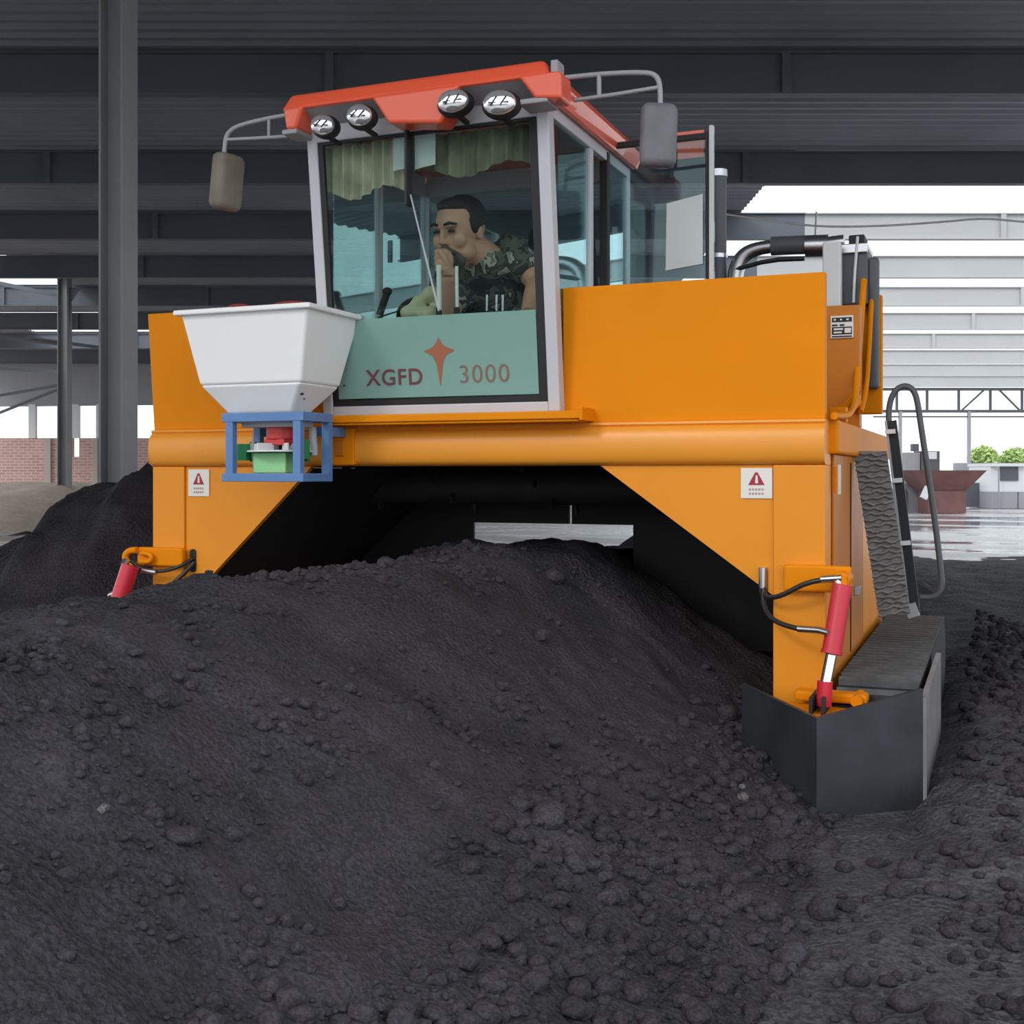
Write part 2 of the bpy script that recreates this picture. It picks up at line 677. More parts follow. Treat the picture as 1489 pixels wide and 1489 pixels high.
# diagonal roof brace
b = MB().tube([(sx(355, 13.2), 13.2, sz(0, 13.2)), (sx(520, 15.6), 15.6, sz(108, 15.6))], .05)
tag(b.build('ceiling_brace_beam', GIRD, M=SHED), kind=STRUCT)


# steel columns, H section
def column(name, X, Y, wd, z0, z1, turn=0):
    b = MB()
    t = .02
    h = wd / 2
    b.box((-h, -h, z0), (-h + t, h, z1)).box((h - t, -h, z0), (h, h, z1)).box((-h + t, -t / 2, z0), (h - t, t / 2, z1))
    b.box((-h - .08, -h - .08, z0), (h + .08, h + .08, z0 + .03))
    return tag(b.build(name, COLM, M=SHED @ Matrix.Translation((X, Y, 0)) @ Matrix.Rotation(turn, 4, 'Z')), kind=STRUCT)


column('column_steel', sx(172, 10.0), 10.0, .225, -.01, 6.2, R(-15))
column('column_steel', sx(94, 30), 30.0, .26, -.01, 6.2, R(-8))
b = MB().prism([(sx(102, 30), 29.98, sz(475, 30)), (sx(103, 30), 29.98, sz(440, 30)), (sx(118, 30), 29.98, sz(418, 30)), (sx(102, 30), 29.98, sz(418, 30))], (0, .04, 0))
tag(b.build('column_bracket', GIRD, M=SHED), kind=STRUCT)

# left back wall: low brick, open band, header above
YB = 45.0
zb = sz(637, YB)
b = MB().box((XL, YB, -.01), (sx(105, YB), YB + .24, zb)).box((sx(115, YB), YB, -.01), (-3.2, YB + .24, zb)).box((sx(105, YB), YB, -.01), (sx(115, YB), YB + .2, sz(664, YB)))
tag(b.build('wall_back', BRICK, M=SHED), kind=STRUCT)
b = MB().box((sx(66, YB), YB - .12, -.01), (sx(75, YB), YB - .005, zb)).box((sx(136, YB), YB - .12, -.01), (sx(143, YB), YB - .005, zb))
tag(b.build('wall_back_pier', mat('pier_render', (.50, .44, .38), .9), M=SHED), kind=STRUCT)
b = MB()
b.hexa([(XL, YB, sz(592, YB)), (-3.2, YB, sz(585, YB)), (-3.2, YB + .1, sz(585, YB)), (XL, YB + .1, sz(592, YB))],
       [(XL, YB, 6.1), (-3.2, YB, 6.1), (-3.2, YB + .1, 6.1), (XL, YB + .1, 6.1)])
tag(b.build('wall_back_header', FARG, M=SHED), kind=STRUCT)
b = MB()
for px in (47, 110, 145):
    b.box((sx(px - 5, YB), YB - .05, zb), (sx(px + 5, YB), YB + .15, sz(588, YB)))
tag(b.build('trim_wall_posts', FARW, M=SHED), kind=STRUCT)
b = MB()
for (xa, ya, xb, yb, Y) in ((0, 412, 85, 430, 30), (0, 490, 85, 500, 36), (105, 500, 150, 506, 36), (0, 536, 88, 541, 40), (0, 575, 88, 560, 42), (0, 600, 88, 565, 43)):
    b.bar((sx(xa - 60, Y), Y, sz(ya - (yb - ya) * 60 / (xb - xa), Y)), (sx(xb, Y), Y, sz(yb, Y)), .05, .10)
tag(b.build('trim_left_ties', GIRD, M=SHED), kind=STRUCT)

# right back: open end with a lattice girder and posts
YT = 50.0
b = MB()
zt, zc = sz(566, YT), sz(598, YT)
b.box((sx(1270, YT), YT - .05, zt - .06), (24, YT + .05, zt + .06))
b.box((sx(1270, YT), YT - .05, zc - .06), (24, YT + .05, zc + .06))
b.box((sx(1270, YT), YT - .05, zc - .26), (24, YT + .05, zc - .2))
for px in (1304, 1348, 1394, 1440, 1486):
    b.box((sx(px, YT) - .05, YT - .04, zc), (sx(px, YT) + .05, YT + .04, zt))
for pa, pb, up in ((1397, 1432, 1), (1484, 1452, 1)):
    b.bar((sx(pa, YT), YT, zc), (sx(pb, YT), YT, zt), .07)
tag(b.build('wall_back_lattice_beam', GREYB, M=SHED), kind=STRUCT)
for px in (1309, 1409):
    b = MB().box((sx(px, YT) - .06, YT - .07, -.01), (sx(px, YT) + .06, YT + .07, zc))
    tag(b.build('column_post', FARG, M=SHED), kind=STRUCT)
b = MB().box((sx(1392, YT), YT + .3, -.01), (24, YT + .5, sz(673, YT)))
tag(b.build('wall_back_parapet', FARG, M=SHED), kind=STRUCT)
b = MB().box((sx(1290, YT), YT - 2.0, -.01), (24, YT + .29, .14))
tag(b.build('floor_kerb', FARW, M=SHED), kind=STRUCT)
b = MB().box((sx(650, YT), YT, -.01), (sx(930, YT), YT + .3, 3.2))
tag(b.build('wall_back_middle', FARW, M=SHED), kind=STRUCT)

# hanging white wire
b = MB().tube([(sx(1050, 16), 16, sz(311, 16)), (sx(1130, 16), 16, sz(322, 16)), (sx(1190, 16), 16, sz(330, 16)), (sx(1280, 16), 16, sz(329, 16)),
               (sx(1370, 16), 16, sz(323, 16)), (sx(1430, 16), 16, sz(317, 16)), (sx(1489, 16), 16, sz(323, 16)), (sx(1600, 16), 16, sz(330, 16))], .014, 6, smooth=2)
tag(b.build('hanging_wire', WIRE, M=SHED), 'thin white wire sagging across the bright roof opening at right', 'wire')
b = MB().tube([(sx(1187, 16), 16, sz(308, 16)), (sx(1185, 16), 16, sz(350, 16))], .012, 6)
tag(b.build('wire_hanger', WIRE, M=SHED), 'short white drop wire hanging above the exhaust pipe', 'wire')

# unseen dark slab added behind the camera to darken the windshield's reflection
b = MB().box((-26, -11.8, -.01), (-12.0, -11.2, 4.6))
tag(b.build('reflection_slab', FARD, M=SHED), kind=STRUCT)

# ------------------------------------------------------------------ background things
# dark red steel feed hopper
YH = 38.0
b = empty('feed_hopper', S(sx(1365, YH), YH, -.01))
tag(b, 'dark red flared steel feed hopper on the wet floor beyond the ladder', 'hopper')
hx = lambda px: sx(px, YH)
hz = lambda py: sz(py, YH)
m_ = MB()
zt, zm, z0 = hz(684), hz(712), 0.0
m_.hexa([(hx(1338), YH - .5, zm), (hx(1398), YH - .5, zm), (hx(1398), YH + .5, zm), (hx(1338), YH + .5, zm)],
        [(hx(1312), YH - .9, zt), (hx(1419), YH - .9, zt), (hx(1419), YH + .9, zt), (hx(1312), YH + .9, zt)])
m_.build('hopper_bin', RUST, b, M=SHED)
MB().box((hx(1342), YH - .45, 0), (hx(1397), YH + .45, zm)).build('hopper_base', RUST, b, M=SHED)
MB().bar((hx(1330), YH - .8, hz(724)), (hx(1338), YH - .75, hz(708)), .12, .2).build('outlet_spout', FARW, b, M=SHED)
b = empty('control_cabinet', S(hx(1368), YH + 1.3, -.01))
tag(b, 'dark grey control cabinet with pale screen standing behind the red feed hopper', 'cabinet')
MB().box((hx(1356), YH + 1, 0), (hx(1383), YH + 1.6, hz(655))).build('cabinet_body', FARD, b, M=SHED)
MB().box((hx(1361), YH + .97, hz(667)), (hx(1378), YH + .995, hz(656))).build('screen', FARW, b, M=SHED)
MB().box((hx(1334), YH + 1.1, 0), (hx(1355), YH + 1.5, hz(657))).build('side_box', FARG, b, M=SHED)
MB().box((hx(1345), YH + 1.2, hz(655)), (hx(1355), YH + 1.4, hz(644))).box((hx(1349), YH + 1.28, hz(658)), (hx(1351), YH + 1.32, hz(655))).build('beacon', GREYB, b, M=SHED)
b = empty('sheet_stack', S(hx(1322), YH + .9, -.01))
tag(b, 'dark low rack left of the red feed hopper', 'rack')
MB().box((hx(1313), YH + 1.0, 0), (hx(1333), YH + 1.4, hz(712))).build('rack_body', FARD, b, M=SHED)
MB().box((hx(1313), YH + .95, hz(704)), (hx(1333), YH + 1.4, hz(700))).build('rack_shelf', FARW, b, M=SHED)
b = empty('metal_gate', S(sx(1422, 44), 44, -.01))
tag(b, 'dark grey sheet metal gate between red feed hopper and white office', 'gate')
MB().box((sx(1397, 44), 44, .02), (sx(1428, 44), 44.05, sz(702, 44))).build('gate_panel', FARD, b, M=SHED)
MB().box((sx(1429, 44), 43.95, -.01), (sx(1434, 44), 44.1, sz(676, 44))).build('gate_post', FARG, b, M=SHED)
b = empty('site_office', S(sx(1480, 43), 43, -.01))
tag(b, 'white site office cabin with dark window at the far right', 'cabin')
MB().box((sx(1440, 43), 43, sz(715, 43)), (sx(1600, 43), 45, sz(678, 43))).build('cabin_body', FARW, b, M=SHED)
MB().box((sx(1440, 43), 42.9, 0), (sx(1600, 43), 45, sz(715, 43))).build('cabin_base', FARG, b, M=SHED)
MB().box((sx(1454, 43), 42.95, sz(699, 43)), (sx(1480, 43), 42.99, sz(679, 43))).build('cabin_window', FARD, b, M=SHED)
MB().box((sx(1439, 43), 42.8, sz(678, 43)), (sx(1600, 43), 45.1, sz(674, 43))).build('cabin_roof', FARW, b, M=SHED)
MB().box((sx(1478, 43), 42.88, 0), (sx(1479, 43), 42.9, sz(715, 43))).build('panel_joint', GREYB, b, M=SHED)
MB().box((sx(1447, 43), 42.7, .0), (sx(1448.5, 43), 42.76, sz(678, 43))).build('cabin_post', FARG, b, M=SHED)


def tree(X, Y, h, r, label, seed):
    rt = empty('young_tree', S(X, Y, -.05))
    tag(rt, label, 'tree', 'young trees in the yard')
    MB().tube([(X, Y, -.05), (X + .05, Y, h * .4), (X, Y, h * .75)], [.09, .07, .03], 8).build('trunk', BARK, rt, M=SHED)
    rnd = random.Random(seed)
    vs, fs = [], []
    for _ in range(900):
        d = Vector((rnd.gauss(0, 1), rnd.gauss(0, 1), rnd.gauss(0, 1))).normalized() * r * rnd.random() ** .4
        c = Vector((X + d.x, Y + d.y, h - r * .9 + d.z * .9))
        a = Vector((rnd.gauss(0, 1), rnd.gauss(0, 1), rnd.gauss(0, 1))).normalized() * .13
        e = a.orthogonal().normalized() * .07
        n = len(vs)
        vs += [SHED @ (c + a), SHED @ (c + e), SHED @ (c - a), SHED @ (c - e)]
        fs.append((n, n + 1, n + 2, n + 3))
    mesh_obj('foliage', vs, fs, LEAF, rt)


tree(sx(1430, 58), 58, sz(648, 58), .74, 'pale green young tree beyond the parapet, nearer the lattice post', 1)
tree(sx(1477, 58), 58, sz(650, 58), .76, 'pale green young tree above the white office roof', 2)

# ================================================================== SOIL
UC = -1.55


def fbm(x, y, z=0.0, o=5):
    return mn.fractal(Vector((x, y, z)), 1.0, 2.1, o)


PROF = ([-2.4, -1.75, -1.40, -1.0, -.6, -.3, 0, .28, .52, .92, 1.30, 1.75, 2.4], [-.12, .0, .18, .42, .68, .84, .86, .83, .68, .40, .20, .0, -.12])


def windrow_h(u, v):
    n1 = fbm(u * .9, v * .9, 1.3, 3)
    d = u - UC + .10 * n1
    h = float(np.interp(d, *PROF))
    h += .05 * fbm(u * 1.7, v * 1.7, 5, 3) * (1 if h > .1 else .5)
    f = fbm(u * 6, v * 6, 2, 5)
    h += .022 * f + .012 * abs(fbm(u * 17, v * 17, 8, 3))
    if v > .3:
        h += .03 * math.sin(v * 2.2)
    return h


def heightfield(name, fn, u0, u1, v0, v1, du, dv, m, keep=None):
    us = np.arange(u0, u1 + 1e-6, du)
    vs_ = np.arange(v0, v1 + 1e-6, dv)
    V = []
    for v in vs_:
        for u in us:
            V.append((u, v, fn(u, v)))
    nu = len(us)
    Fc = []
    for j in range(len(vs_) - 1):
        for i in range(nu - 1):
            q = (j * nu + i, j * nu + i + 1, (j + 1) * nu + i + 1, (j + 1) * nu + i)
            if keep is None or max(V[k][2] for k in q) > keep:
                Fc.append(q)
    used = sorted({i for q in Fc for i in q})
    mp = {o: n for n, o in enumerate(used)}
    return mesh_obj(name, [V[i] for i in used], [tuple(mp[i] for i in q) for q in Fc], m, smooth=True)


o = heightfield('compost_windrow', windrow_h, UC - 2.0, UC + 2.0, -5.2, 1.2, .022, .022, SOIL, -.06)
tag(o, 'long dark compost windrow that the machine straddles', 'compost pile', kind='stuff')


def windrow_back(u, v):
    n1 = fbm(u * .9, v * .9, 1.3, 3)
    d = (u - UC + .3 * n1) * 1.2
    h = float(np.interp(d, *PROF)) * (1.0 + .16 * math.sin(v * 1.3 + .5))
    return h + .05 * fbm(u * 3, v * 3, 2, 4)


o = heightfield('compost_windrow', windrow_back, UC - 2.0, UC + 2.0, 2.7, 9, .06, .06, SOIL, -.06)
tag(o, 'turned dark compost heap glimpsed behind the machine through the tunnel gap', 'compost pile', kind='stuff')

# tall dark heap behind the left leg (shed axes)
HX = [-9, -6, -4.6, -3.69, -3.40, -3.20, -3.11, -2.9, -2.70, -2.6, -1.6, -.9, -.4]
HZ = [.5, .6, .62, .66, .78, .90, 1.10, 1.15, 1.19, 1.30, 1.1, .3, -.2]


def heap_left(X, Y):
    t = (Y - 8.6) / 1.9
    s = max(-.3, 1 - t * t) if abs(t) < 1.2 else -.3
    return float(np.interp(X, HX, HZ)) * s + .06 * fbm(X * 2.2, Y * 2.2, 3, 5) + .035 * fbm(X * 7, Y * 7, 4, 4)


o = heightfield('compost_heap', heap_left, -9, -.3, 6.3, 10.9, .05, .05, SOIL, -.06)
o.matrix_world = SHED
tag(o, 'tall dark compost heap behind the left leg around the steel column', 'compost pile', kind='stuff')


def heap_tan(X, Y):
    t = (Y - 31) / 6.0
    s = max(-.2, 1 - t * t)
    e = float(np.interp(X, [-30, -13, -11.2, -10.6, -10.0], [1.05, 1.0, .95, .7, -.2]))
    return e * s + .08 * fbm(X, Y, 3, 3)


o = heightfield('tan_material_heap', heap_tan, -30, -10, 24, 38, .2, .25, TAN, -.06)
o.matrix_world = SHED
tag(o, 'pale tan material heap in front of the brick wall', 'heap', kind='stuff')


# loose soil over the floor on the right
def floor_soil(X, Y):
    edge = 17.2 + .8 * fbm(X * .8, 1, 2, 3)
    e = min(1, max(-1, (edge - Y) / 1.2))
    h = .035 * e + .03 * fbm(X * 1.3, Y * 1.3, 7, 4) + .022 * fbm(X * 5, Y * 5, 9, 4) * max(0, e)
    # wheel ruts running away from the camera
    q = X - .23 * Y
    h += .02 * math.sin(q * 5.0) * max(0, e)
    # bank against the track
    return h


o = heightfield('loose_soil', floor_soil, -1.2, 9.0, 1.2, 19.0, .06, .06, SOILR, -.03)
o.matrix_world = SHED
tag(o, 'loose dark soil spread over the floor right of the machine', 'soil', kind='stuff')


def bank(u, v):
    t = (u - .62) / .34
    s = max(-.3, 1 - t * t)
    a = float(np.interp(v, [-1.6, -.9, -.3, .6, 2.5, 4], [-.05, .10, .16, .15, .12, .08]))
    a2 = a * s
    return a2 + .03 * fbm(u * 5, v * 5, 3, 4) + .016 * abs(fbm(u * 16, v * 16, 4, 3))


o = heightfield('soil_bank', bank, .25, 1.1, -1.8, 4, .03, .03, SOILR, -.04)
tag(o, 'low ridge of dark soil pushed up beside the right track', 'soil', kind='stuff')

# ---- clods
ICO = []
for k in range(6):
    bm = bmesh.new()
    bmesh.ops.create_icosphere(bm, subdivisions=2, radius=1)
    rs = random.Random(k)
    off = Vector((rs.random() * 9, rs.random() * 9, rs.random() * 9))
    for v in bm.verts:
        n = mn.noise(v.co * 1.3 + off) * .35 + mn.noise(v.co * 3.1 + off) * .16
        v.co = v.co * (1 + n)
    ICO.append((np.array([v.co[:] for v in bm.verts]), np.array([[q.index for q in f.verts] for f in bm.faces])))
    bm.free()


def clods(name, items, m):
    V, Fc, n = [], [], 0
    for (x, y, z, r) in items:
        vv, ff = random.choice(ICO)
        a = random.random() * 6.28
        rot = np.array([[math.cos(a), -math.sin(a), 0], [math.sin(a), math.cos(a), 0], [0, 0, 1]])
        s = np.array([r * random.uniform(.8, 1.25), r * random.uniform(.8, 1.25), r * random.uniform(.6, .95)])
        V.append((vv * s) @ rot.T + np.array([x, y, z]))
        Fc.append(ff + n)
        n += len(vv)
    V = np.concatenate(V)
    Fc = np.concatenate(Fc)
    me = bpy.data.meshes.new(name)
    me.from_pydata(V.tolist(), [], Fc.tolist())
    me.polygons.foreach_set('use_smooth', [True] * len(me.polygons))
    me.materials.append(m)
    o = bpy.data.objects.new(name, me)
    COL.objects.link(o)
    return o


items = []
while len(items) < 9000:
    u = random.uniform(UC - .5, UC + 2.0)
    v = random.uniform(-4.6, .4)
    q = fbm(u * 1.6 + 40, v * 1.6, 3, 3)
    d = u - UC
    dens = .06 + 1.8 * max(0, q) + (.55 if d > 1.15 else 0)
    if random.random() > dens:
        continue
    r = .004 + .016 * random.random() ** 4
    if d > 1.0:
        r *= 1.5
    if random.random() < .02:
        r *= 1.8
    items.append((u, v, windrow_h(u, v) + r * .25, r))
tag(clods('soil_clods', items, CLOD), 'small crumbly clods scattered over the windrow', 'soil', kind='stuff')
items = []
while len(items) < 1500:
    X = random.uniform(.3, 4.0)
    Y = random.uniform(2.2, 11)
    p = S(X, Y)
    if p.x < .45 and p.y > -.5:
        continue
    near = math.exp(-((p.x - .75) / .4) ** 2)
    if random.random() > .12 + .9 * near + .25 * max(0, fbm(X * 2, Y * 2, 1, 3)):
        continue
    r = .01 + .03 * random.random() ** 3
    z = max(floor_soil(X, Y), bank(p.x, p.y) if .25 < p.x < 1.1 and -1.8 < p.y < 4 else -1)
    items.append((p.x, p.y, z + r * .3, r))
tag(clods('floor_clods', items, CLOD), 'loose clods strewn on the soil right of the blade', 'soil', kind='stuff')


def lump(px, py, rpx, label, m=CLOD, on='row'):
    d = ray(px, py)
    t, hit = 2.0, None
    while t < 14:
        q = CAM + d * t
        if on == 'row':
            g = windrow_h(q.x, q.y)
        else:
            L = SHED.inverted() @ q
            g = floor_soil(L.x, L.y)
            if .25 < q.x < 1.1 and -1.8 < q.y < 4:
                g = max(g, bank(q.x, q.y))
        if q.z <= g:
            hit = q
            break
        t += .004
    if hit is None:
        return
    dist = (hit - CAM).dot(Vector((-sT, cT, 0)))
    r = rpx * dist / F
    vv, ff = ICO[int(px) % 6]
    a = px * .7
    rot = np.array([[math.cos(a), -math.sin(a), 0], [math.sin(a), math.cos(a), 0], [0, 0, 1]])
    V = (vv * np.array([r, r * .9, r * .8])) @ rot.T
    me = bpy.data.meshes.new('soil_lump')
    me.from_pydata(V.tolist(), [], ff.tolist())
    me.polygons.foreach_set('use_smooth', [True] * len(me.polygons))
    me.materials.append(m)
    o = bpy.data.objects.new('soil_lump', me)
    COL.objects.link(o)
    o.location = hit + Vector((0, 0, r * .35))
    tag(o, label, 'clod', 'distinct soil lumps')


lump(806, 845, 17, 'largest dark lump on the crest of the windrow under the tunnel')
lump(787, 928, 13, 'rounded grey lump halfway down the slope below the tunnel')
lump(556, 846, 10, 'small grey lump on the crest left of the tunnel peak')
lump(150, 1179, 9, 'pale pebble-like lump low on the left flank of the windrow', CLODP)
lump(70, 1030, 15, 'flat grey lump on the far left slope of the windrow')
lump(376, 1367, 19, 'round grey lump near the bottom of the windrow, centre left')
lump(1081, 1163, 10, 'pale stone at the toe of the windrow left of the blade, the lower of two', CLODP)
lump(1079, 1146, 6, 'small pale stone at the toe of the windrow, the upper of two', CLODP)
lump(1459, 1096, 12, 'dark lump on the soil floor right of the blade', on='floor')
lump(1472, 1138, 13, 'flattish dark lump at the right edge below the upper lump', on='floor')
lump(1469, 1372, 20, 'large dark block-like lump in the lower right corner', on='floor')
lump(1380, 1357, 15, 'rounded grey lump on the floor, lower right', on='floor')

# ================================================================== COMPOST TURNER
T = empty('compost_turner', (-1.6, 1.2, 0))
tag(T, 'orange straddle compost turner with red roofed glass cab over dark windrow', 'machine')

# ---- front beam with pressed belly
prof = [(0, 1.432), (-.020, 1.432), (-.024, 1.422), (-.016, 1.414)] + [(-.016 - .030 * math.sin(t), 1.338 + .074 * math.cos(t)) for t in np.linspace(.25, math.pi - .15, 12)] + [(-.008, 1.258)]
m_ = MB().prism([(-3.146, y, z) for y, z in prof] + [(-3.146, .25, 1.258), (-3.146, .25, 1.432)], (3.146, 0, 0))
beam = m_.build('front_beam', ORANGEB, T, smooth=True)
MB().box((-2.13, -.058, 1.262), (-2.02, -.030, 1.425)).build('end_plate', ORANGE, beam, bevel=.004)
MB().box((-2.11, -.066, 1.302), (-2.065, -.059, 1.37)).build('pocket_cover', ORANGE_D, beam, bevel=.003)
m_ = MB().box((-2.13, -.15, 1.444), (-.932, .02, 1.476)).box((-.94, -.155, 1.436), (-.925, -.0, 1.49)).box((-2.13, -.14, 1.433), (-.945, -.01, 1.444))
m_.build('cab_platform', ORANGE, T, bevel=.004)

# ---- legs
for side in (-1, 1):
    if side > 0:
        a, c = -.197, 0.0
        leg = MB().box((a, -.012, .33), (c, 2.4, 1.257)).build('leg', ORANGEL, T, bevel=.004)
        g = [(-.199, -.0, 1.257), (-.90, -.0, 1.257), (-.199, -.0, .752)]
        MB().prism(g, (0, .03, 0)).build('gusset_plate', ORANGEL, leg)
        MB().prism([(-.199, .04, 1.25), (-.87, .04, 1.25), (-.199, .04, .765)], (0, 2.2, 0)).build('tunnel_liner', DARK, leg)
        slot = (-.236, .806)
    else:
        a, c = -3.146, -2.963
        leg = MB().box((a, -.012, .33), (c, 2.4, 1.257)).build('leg', ORANGEL, T, bevel=.004)
        g = [(-2.961, 0, 1.257), (-2.27, 0, 1.257), (-2.90, 0, .665), (-2.961, 0, .64)]
        MB().prism(g, (0, .03, 0)).build('gusset_plate', ORANGEL, leg)
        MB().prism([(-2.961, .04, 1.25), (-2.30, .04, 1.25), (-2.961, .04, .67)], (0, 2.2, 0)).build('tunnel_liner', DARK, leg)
        slot = (-2.918, .813)
    pts = []
    for k in range(16):
        t = k / 16 * 2 * math.pi
        pts.append((slot[0] + .017 * math.cos(t), -.002, slot[1] + .017 * math.sin(t) + (.038 if math.sin(t) > 0 else -.038)))
    MB().prism(pts, (0, -.004, 0)).build('hose_slot', BLACK, leg)

# right leg, outer side: door, seam, labels
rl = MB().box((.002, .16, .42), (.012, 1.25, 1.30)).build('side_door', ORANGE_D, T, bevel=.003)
MB().box((.012, .70, .45), (.016, .72, 1.27)).build('door_seam', BLACK, rl)
for z0 in (.70, 1.15):
    MB().box((.012, .16, z0), (.022, .19, z0 + .1)).build('hinge', ORANGE, rl)
MB().box((.012, .27, 1.14), (.014, .36, 1.26)).build('white_label', SIGNW, rl)
MB().box((.012, .86, .68), (.035, .92, .72)).build('door_latch', GREYL, rl, bevel=.004)
MB().box((-.2, .10, 1.30), (.035, 2.45, 1.435)).build('shoulder_block', ORANGE, T, bevel=.012)

# ---- hoods
hr = MB().box((-1.062, -.002, 1.4325), (-.002, .05, 1.993)).box((-1.06, .05, 1.94), (-.04, .062, 1.99)).build('hood_panel', ORANGE, T, bevel=.004)
MB().prism([(-3.184, -.002, 1.993), (-2.17, -.002, 1.993), (-2.17, -.002, 1.4325), (-3.146, -.002, 1.4325)], (0, .05, 0)).build('hood_panel', ORANGE, T, bevel=.004)
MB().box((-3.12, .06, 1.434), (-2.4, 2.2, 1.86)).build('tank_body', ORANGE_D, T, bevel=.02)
MB().box((-.95, 1.05, 1.434), (-.16, 2.3, 1.86)).build('engine_cover', GREYB, T, bevel=.02)

# panel behind hood with nameplate
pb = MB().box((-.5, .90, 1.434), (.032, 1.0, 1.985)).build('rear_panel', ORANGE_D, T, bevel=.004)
q0, q1 = P(1208, 460, .895), P(1241, 491, .895)
npl = MB().box((q0.x, .890, q1.z), (q1.x, .8995, q0.z)).build('nameplate', SIGNW, pb, bevel=.001)
npl_lines = MB()
wd, ht = q1.x - q0.x, q0.z - q1.z
for (x0, x1, y0, y1) in ((.06, .94, .72, .92), (.06, .94, .16, .50), (.06, .94, .04, .10), (.06, .3, .54, .62), (.40, .6, .54, .62)):
    npl_lines.box((q0.x + wd * x0, .888, q1.z + ht * y0), (q0.x + wd * x1, .8898, q1.z + ht * y1))
npl_lines.build('nameplate_print', BLACK, pb)
for (x0, x1, y0, y1) in ((.14, .24, .79, .86), (.42, .5, .79, .86), (.7, .8, .79, .86), (.14, .55, .36, .44), (.62, .9, .22, .44), (.14, .5, .22, .29)):
    MB().box((q0.x + wd * x0, .8865, q1.z + ht * y0), (q0.x + wd * x1, .8879, q1.z + ht * y1)).build('nameplate_mark', SIGNW, pb)

# curved orange rail on the side
MB().tube([(.02, 1.20, 2.14), (.02, 1.08, 1.95), (.02, .95, 1.74), (.025, .80, 1.56), (.03, .55, 1.475), (.03, .25, 1.452), (.025, .05, 1.445)], .015, 10, smooth=2).build('guard_rail', ORANGE, T)
MB().tube([(.05, 1.25, 2.05), (.05, 1.12, 1.8), (.05, 1.0, 1.6), (.04, .86, 1.50)], .012, 10, smooth=2).build('guard_rail', ORANGE, T)
MB().bar((-.03, .60, 1.46), (.02, .9, 1.56), .04, .05).box((-.04, .4, 1.434), (.03, .46, 1.50)).build('rail_clamp', ORANGE, T, bevel=.004)

# engine stack at the rear right
e0, e1 = P(1256, 430, 1.3), P(1283, 602, 1.3)
MB().box((e0.x - .05, 1.3, e1.z), (e1.x, 1.34, e0.z)).build('rear_post', ORANGE, T, bevel=.008)
e0, e1 = P(1262, 376, 1.28), P(1279, 566, 1.28)
MB().box((e0.x, 1.24, e1.z), (e1.x, 1.297, e0.z)).build('radiator_edge', GREYB, T, bevel=.018, seg=4)
q0, q1 = P(1196, 352, 1.08), P(1222, 445, 1.08)
MB().box((q0.x, 1.08, q1.z), (q1.x, 1.15, q0.z)).build('battery_box', FARW, T, bevel=.006)
q0, q1 = P(1222, 362, 1.22), P(1262, 442, 1.22)
es = MB().box((q0.x, 1.22, q1.z), (q1.x, 1.45, q0.z)).build('air_housing', GREYB, T, bevel=.008)
q0, q1 = P(1234, 342, 1.24), P(1257, 364, 1.24)
MB().box((q0.x, 1.24, q1.z), (q1.x, 1.4, q0.z)).build('housing_cap', BLACK, es, bevel=.006)
MB().tube([P(1247, 344, 1.2), P(1243, 395, 1.2), P(1241, 440, 1.2)], .007, 8).build('sight_tube', FARW, es)
q0, q1 = P(1220, 357, 1.23), P(1262, 368, 1.23)
MB().box((q0.x, 1.2, q1.z), (q1.x, 1.48, q0.z)).build('housing_flange', SILVER, es, bevel=.004)
# exhaust
ex = MB().tube([P(1068, 420, 1.5), P(1070, 392, 1.5), P(1080, 372, 1.5), P(1098, 362, 1.5), P(1125, 358, 1.5)], [.042, .042, .04, .036, .034], 16, smooth=2).build('exhaust_elbow', SILVER, T)
MB().tube([P(1122, 358, 1.5), P(1172, 356, 1.5)], .048, 18).build('exhaust_muffler', GREYB, T)
MB().tube([P(1172, 358, 1.5), P(1205, 357, 1.5)], .055, 18).tube([P(1205, 355, 1.5), P(1228, 352, 1.5)], .038, 14).build('exhaust_tail', SILVER, T)
MB().tube([P(1120, 350, 1.48), P(1175, 347, 1.48)], .009, 8).build('exhaust_clamp', CHROME, T)
st = MB().tube([P(1044, 256, 1.5), P(1044, 420, 1.5)], .045, 18).build('intake_stack', GREYB, T)
MB().tube([P(1044, 248, 1.5), P(1044, 258, 1.5)], .05, 18).build('stack_cap', SILVER, st)
MB().tube([P(1044, 370, 1.5), P(1044, 376, 1.5)], .05, 18).build('stack_band', SILVER, st)
MB().tube([P(1068, 392, 1.47), P(1120, 378, 1.47), P(1170, 376, 1.47)], .012, 8, smooth=1).build('engine_hose', HOSE, T)
MB().box((-.75, 1.2, 1.9), (-.2, 1.48, 2.12)).build('engine_block', DARK, T, bevel=.02)

